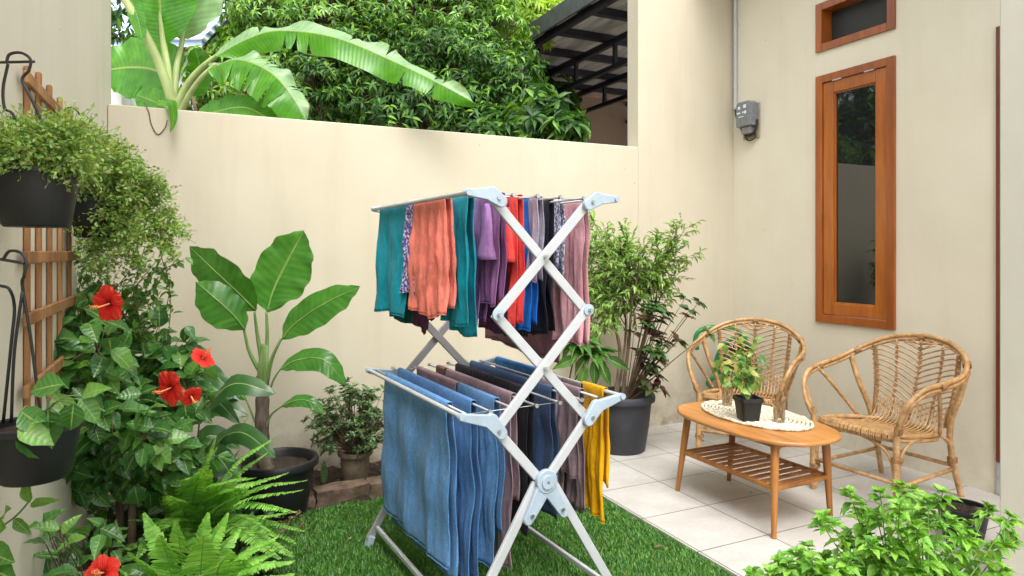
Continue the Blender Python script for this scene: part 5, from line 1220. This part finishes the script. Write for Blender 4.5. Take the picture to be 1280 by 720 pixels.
# ================================================================== BEHIND THE WALL
M['banana2'] = leafmat('neighbour_banana_leaf', [lin(.055,.24,.015), lin(.10,.34,.02), lin(.07,.28,.02)], .28, .42, uvvein=75, spec=.6)
M['banana_pale_and_sheen'] = leafmat('banana_pale_leaf_and_sheen', [lin(.22,.40,.20), lin(.28,.46,.24)], .35, .3, uvvein=50, spec=.5)  # pale leaf colour; on upper leaf halves it is sky sheen painted in
BT = 4.35; bb = W(213, 300, BT)
nb = thing('banana_tree', 'tall banana tree with huge leaves rising behind the low wall', 'banana tree', (bb.x, bb.y, 0))
g = MB(); g.tube(crom([(bb.x, bb.y, -.05), (bb.x, bb.y, 1.2), tuple(W(214,160,BT)), tuple(W(214,145,BT))], 6), [.09]*7+[.075]*6+[.06]*6, 14); g.build('trunk', M['stem_pale'], nb, smooth=True)
st = MB()
for pts, r0, r1 in (([(222,150,BT),(203,90,BT-.05),(180,40,BT-.1),(150,-10,BT-.15),(125,-50,BT-.2)], .032, .02), ([(214,150,BT),(210,90,BT),(203,40,BT),(198,-60,BT)], .026, .015),
     ([(216,150,BT),(220,90,BT+.05),(226,60,BT+.08),(240,-10,BT+.1)], .024, .012), ([(215,150,BT),(235,105,BT-.03),(262,76,BT-.06),(296,56,BT-.1)], .03, .008), ([(222,150,BT),(236,120,BT-.08),(252,97,BT-.12),(270,80,BT-.14)], .022, .012)):
    P = crom([W(*p) for p in pts], 8); n = len(P); st.tube(P, [lerp(r0, r1, i/(n-1)) for i in range(n)], 10)
st.build('leaf_stalks', M['stem_pale'], nb, smooth=True)
PWN = [(0, .15), (.06, .7), (.2, 1), (.6, 1), (.85, .75), (.95, .4), (1, .02)]
BL = [ # mat, mid, hw, sa, sb, splits, curl, wave
 ('banana2', [(204,55,BT),(200,10,BT-.02),(198,-50,BT-.05),(196,-140,BT-.1)], .24, cv(-.9,.2,.2), cv(.9,.2,-.1), 0, .05, .04),
 ('banana_pale_and_sheen', [(228,48,BT+.08),(236,10,BT+.1),(248,-60,BT+.12),(258,-120,BT+.12)], .26, cv(-.5,.2,.3), cv(1,.1,-.3), 0, .1, .04),
 ('banana2', [(270,70,BT-.1),(310,48,BT-.12),(350,38,BT-.14),(420,47,BT-.2),(500,80,BT-.25),(560,110,BT-.3),(597,131,BT-.33)], .135, cv(-.02,.75,.65), cv(.06,-1,-.15), 5, .0, .16, .6, 'banana_pale_and_sheen'),  # upper half coloured pale to paint in the sky sheen
 ('banana2', [(262,86,BT-.14),(295,74,BT-.2),(332,86,BT-.28),(360,112,BT-.33),(383,150,BT-.36)], .17, cv(.4,.6,.6), cv(-.35,-.9,-.3), 8, .15, .14, .6, 'banana_pale_and_sheen'),
 ('banana2', [(240,150,BT-.1),(275,138,BT-.2),(310,135,BT-.25),(350,158,BT-.3)], .09, cv(0,1,.3), cv(0,-1,-.3), 1, .1, .10),
 ('banana2', [(222,105,BT+.25),(195,88,BT+.28),(165,84,BT+.3),(128,88,BT+.3)], .22, cv(.1,1,.15), cv(0,-1,-.1), 0, .02, .05),
 ('banana2', [(218,140,BT+.1),(195,128,BT+.1),(170,118,BT+.1)], .09, cv(.2,1,.1), cv(0,-1,-.1), 0, .02, .05),
 ('banana2', [(238,120,BT+.4),(250,90,BT+.4),(244,60,BT+.4)], .10, cv(-1,.1,.1), cv(1,.1,-.1), 0, .02, .05),
 ('banana2', [(160,-10,BT-.1),(172,22,BT-.15),(178,50,BT-.17)], .05, cv(-1,.2,.1), cv(1,.2,-.1), 0, .1, .05),
 ('banana2', [(200,132,3.95),(206,124,3.74),(214,128,3.61),(217,148,3.58),(213,166,3.57)], .03, cv(-1,-.2,.1), cv(1,-.2,-.1), 0, .0, .05)]
for i, (mk, mid, hw, a, b, spl, cu, wv, *ex) in enumerate(BL):
    big_leaf('leaf', M[mk], [W(*p) for p in mid], hw, a, b, nb, 46, 6, wv, cu, splits=spl, pw=PWN, seed=i+3, ka=ex[0] if ex else 1.0, m2=M[ex[1]] if ex else None)
g = MB(); g.tube(crom([(W(a, b, 1).x/W(a, b, 1).y*(YB-.004), YB-.004, CAMZ-(b-HY)/F*(YB-.004)/W(a, b, 1).y) for a, b in ((180,127),(186,140),(189,155),(197,168),(206,160),(209,150))], 6), .0028, 5); o = g.build('dry_tendril', M['bark'], smooth=True); tag(o, 'thin dry brown tendril hanging down the low wall under the banana tree', 'tendril')
# trees
def tree(label, base, blobs, mat, leaf, dens, T_=T_LANCE5, bias=.25, ratio=.36, droop=-.35):
    root = thing('garden_tree', label, 'tree', base, 0, 'trees beyond the low wall'); g = MB(); Ls = Leaves(T_); b0 = Vector(base)
    top = Vector((0,0,0))
    for c, r in blobs: top += Vector(c)/len(blobs)
    P = limb(g, [b0+Vector((0,0,-.05)), b0.lerp(Vector((b0.x, b0.y, top.z)), .5)+rv(.05), Vector((lerp(b0.x, top.x, .5), lerp(b0.y, top.y, .5), top.z))], .09, .04)
    for c, r in blobs:
        c = Vector(c); Q = limb(g, [P[R.randint(len(P)//2, len(P)-1)], c+rv(.05)], .03, .012, 5)
        n = int(dens*r*r)
        for k in range(n):
            d = runit(); rr = r*(R.uniform(.5, 1.0)**.6)*(1+.18*math.sin(d.x*5+d.z*7)); e = c+Vector((d.x, d.y, d.z*.85))*rr
            if e.z < .3: continue
            if k % 4 == 0: g.tube([c.lerp(e, .35)+rv(.03), e], .006, 4, False)
            ax = (d+Vector((0,0,.5))+rv(.3)).normalized(); a = ax.orthogonal().normalized(); b = ax.cross(a); ph = R.uniform(0, 6.28); nl = 8
            for j in range(nl):
                th = ph+j*2*math.pi/nl*1.0+R.uniform(-.3, .3); q = (a*math.cos(th)+b*math.sin(th)+ax*.35+Vector((0,0,droop))+rv(.12)).normalized(); s = leaf*R.uniform(.7, 1.15)
                Ls.add(e+ax*R.uniform(-.02, .02), q, ax+Vector((0,0,.6))+rv(.2), s, s*ratio)
    build_leaves('crown', mat, [Ls], root); g.build('trunk', M['bark'], root, smooth=True)
darkleaf = leafmat('glossy_dark_tree_leaf', [lin(.02,.065,.018), lin(.04,.12,.03), lin(.07,.19,.04), lin(.03,.095,.022), lin(.22,.44,.065), lin(.06,.18,.04)], .45, .35, spec=.35)
upleaf = leafmat('bright_tree_leaf', [lin(.06,.17,.03), lin(.11,.30,.045), lin(.20,.44,.07), lin(.06,.18,.03), lin(.34,.58,.08), lin(.12,.32,.04)], .3, .35, spec=.6)
midleaf = leafmat('mid_tree_leaf', [lin(.05,.14,.02), lin(.10,.25,.035), lin(.18,.38,.05), lin(.28,.46,.07)], .35, .35)
limeleaf = leafmat('lime_tree_leaf', [lin(.20,.40,.04), lin(.34,.55,.06), lin(.45,.62,.10)], .4, .4)
def B(px, py, t, r): return (tuple(W(px, py, t)), r)
tree('dark glossy leaved tree filling the middle above the low wall', tuple(W(520, HY+1.3*F/6.3, 6.3)),
     [B(480,120,6.1,.52),B(540,85,6.3,.5),B(600,105,6.2,.5),B(520,150,6.0,.5),B(400,120,6.3,.5),B(440,80,6.4,.5),B(635,130,6.0,.36),B(645,95,6.1,.28),B(605,160,5.9,.38)], darkleaf, .085, 1100, bias=0, ratio=.36)
tree('bright leafy tree crown reaching out of the top of the picture', tuple(W(540, HY+1.3*F/6.9, 6.9)), [B(430,30,6.8,.6),B(500,10,6.9,.6),B(570,15,6.8,.6),B(618,50,6.7,.42),B(340,20,6.9,.45),B(560,-30,7,.6),B(440,-30,7,.6)], upleaf, .075, 1150, bias=0, ratio=.34)
tree('mid green small leaved tree to the right of the banana tree', tuple(W(330, HY+1.3*F/7.2, 7.2)),
     [B(325,70,7.2,.50),B(350,20,7.3,.6),B(420,10,7.3,.6),B(500,-5,7.3,.6),B(280,110,7.0,.5),B(330,110,7.0,.6),B(390,150,6.8,.5)], midleaf, .11, 500)
tree('lime green bright tree top next to the carport roof', tuple(W(650, HY+1.3*F/7.5, 7.5)), [B(640,20,7.6,.45),B(670,30,7.6,.32),B(600,0,7.7,.5),B(690,15,7.7,.22)], limeleaf, .12, 520, ratio=.28)
tree('big leafy tree beyond the side wall, mirrored in the tall window', (-1.6, 6.8, 0), [((-1.5,6.8,2.6),.8),((-2.4,7.2,3.2),.9),((-1.2,7.3,3.6),.8),((-.9,6.6,2.2),.45),((-3.2,6.6,2.8),.9),((-2.0,6.3,3.9),.6)], darkleaf, .15, 300)
tree('low leafy sapling peeking over the wall before the brown wall', tuple(W(700, HY+1.3*F/5.3, 5.3)), [B(698,165,5.3,.17),B(655,158,5.35,.18),B(622,165,5.35,.16),B(675,130,5.45,.16),B(716,158,5.2,.10)], darkleaf, .14, 900)
tree('pale small bush between the banana stalks', tuple(W(265, HY+1.3*F/5.6, 5.6)), [B(262,105,5.6,.16),B(245,125,5.5,.14),B(300,130,5.5,.2),B(180,50,5.9,.14)], midleaf, .08, 900)
# carport
cp = thing('carport', 'neighbouring carport with black steel beams and grey roof sheet', 'carport', (3.3, 6.4, 0)); H = 3.6
def RZ(x): return H
g = MB(); g.box((3.28, 4.6, H+.05), (9.0, 9.2, H+.075)); g.build('roof_sheet', M['carroof'], cp)
g = MB(); g.box((3.255, 4.6, H-.06), (3.279, 9.2, H+.12)); g.build('fascia', simple('dark_fascia', lin(.075,.08,.085), .5, 10, .2), cp, bevel=.004)
for y in (4.86, 5.5, 6.17, 6.83, 7.5, 8.15):
    g = MB(); g.box((3.282, y-.035, H-.03), (9.0, y+.035, H+.048)); g.build('purlin', M['carbeam'], cp, bevel=.003)
for x in (3.36, 4.08, 5.0, 6.0, 7.0):
    g = MB(); g.box((x-.03, 4.62, H-.1), (x+.03, 8.5, H-.033)); g.build('rafter', M['carbeam'], cp, bevel=.003)
    if x > 4:
        g = MB(); g.box((x-.025, 4.62, H-.36), (x+.025, 8.5, H-.31)); g.build('lower_chord', M['carbeam'], cp, bevel=.003)
        for y in (5.2, 6.0, 6.8, 7.6):
            g = MB(); g.box((x-.02, y-.02, H-.312), (x+.02, y+.02, H-.1)); g.build('strut', M['carbeam'], cp)
for y in (5.6, 8.3):
    g = MB(); g.box((5.97, y-.04, -.05), (6.03, y+.04, H-.36)); g.build('post', M['carbeam'], cp)
g = MB(); g.box((8.93, 4.6, -.05), (9.0, 4.68, H+.05)); g.build('post', M['carbeam'], cp)
g = MB(); g.box((3.35, 8.5, -.05), (9.1, 8.65, H-.02))
o = g.build('brown_wall', M['brownwall']); tag(o, 'plain brown plastered wall under the neighbouring carport', 'wall')
g = MB(); g.box((6.28, 8.49, -.05), (6.32, 8.501, H-.4)); g.build('joint_strip', simple('joint', lin(.12,.09,.07), .8), o)
# far houses seen through gaps
hb_ = thing('brick_house', 'red brick house seen between the banana leaves and the tree', 'house', tuple(G(255, 420)))
p = W(262, 60, 10.5); g = MB(); Mx = Matrix.Translation((p.x, p.y, 0)) @ Matrix.Rotation(-YAW, 4, 'Z')
g.box((-1.0, 0, -.05), (2.4, 2.5, 4.7), Mx); hbw = g.build('wall', M['redbrick'], hb_)
g = MB(); g.add([Mx @ Vector(v) for v in ((-1.3,-.3,4.7),(2.7,-.3,4.7),(2.7,2.8,4.7),(-1.3,2.8,4.7),(.7,-.3,5.8),(.7,2.8,5.8))], [(0,3,2,1),(0,1,4),(2,3,5),(0,4,5,3),(1,2,5,4)]); g.build('roof', simple('grey_roof', lin(.3,.25,.25), .7, 8, .2), hb_)
g = MB(); g.box((.2, -.02, 3.0), (.9, .05, 3.9), Mx); g.build('window', M['glass'], hb_)
wh = thing('white_house', 'pale house with a blue grey roof at the far left behind the wall', 'house', tuple(W(150, 420, 9)))
p = W(160, 60, 8.6); Mx = Matrix.Translation((p.x, p.y, 0)) @ Matrix.Rotation(-YAW, 4, 'Z')
g = MB(); g.box((-2.2, 0, -.05), (.9, 2.5, 3.85), Mx); g.build('wall', M['whitewall'], wh)
g = MB(); g.add([Mx @ Vector(v) for v in ((-2.5,-.35,3.8),(1.1,-.35,3.8),(1.1,1.5,5.3),(-2.5,1.5,5.3),(-2.5,-.35,3.9),(1.1,-.35,3.9),(1.1,1.5,5.4),(-2.5,1.5,5.4))], [(3,2,1,0),(4,5,6,7),(0,1,5,4),(1,2,6,5),(2,3,7,6),(3,0,4,7)]); g.build('roof', M['blueroof'], wh)
g = MB(); g.box((-.9, -.02, 2.2), (-.3, .05, 3.1), Mx); g.build('window', M['glass'], wh)
# white low parapet + post just behind the wall
pw_ = thing('white_parapet', 'white rendered parapet with a short post behind the left end of the wall', 'parapet', tuple(W(155, 310, 4.9)))
p = W(155, 128, 4.9); Mx = Matrix.Translation((p.x, p.y, 0)) @ Matrix.Rotation(-YAW, 4, 'Z')
g = MB(); g.box((-.5, 0, -.05), (.12, .12, CAMZ-(105-HY)/F*4.9), Mx); g.build('wall', M['whitewall'], pw_, bevel=.006)
g = MB(); g.box((-.04, -.12, -.05), (.055, -.01, CAMZ-(98-HY)/F*4.85), Mx); g.build('post', M['whitewall'], pw_, bevel=.006)
# pinkish neighbour house with white eave, top right of the trees
nh = thing('pink_house', 'salmon rendered house with a white eave above the carport roof', 'house', tuple(W(720, 420, 12)))
p = W(700, 20, 12); Mx = Matrix.Translation((p.x, p.y, 0)) @ Matrix.Rotation(-YAW, 4, 'Z')
g = MB(); g.box((-.5, 0, -.05), (4.5, 3, 5.62), Mx); g.build('wall', simple('salmon', lin(.42,.22,.16), .85, 5, .1), nh)
g = MB(); g.box((-.6, -.5, 5.62), (4.8, 3.3, 5.95), Mx); g.build('eave', simple('pale_eave', lin(.55,.5,.5), .8, 5, .06), nh)
# large background hedge row closing the view
tree('broad green tree crown far behind the banana tree', tuple(W(420, HY+1.3*F/9, 9)), [B(380,90,9,.9),B(480,60,9.2,1.0),B(580,100,9,.9),B(640,80,9.2,.8),B(330,60,9.3,.7),B(530,160,8.8,.8),B(420,150,8.8,.8),B(660,150,8.6,.7)], darkleaf, .2, 260)
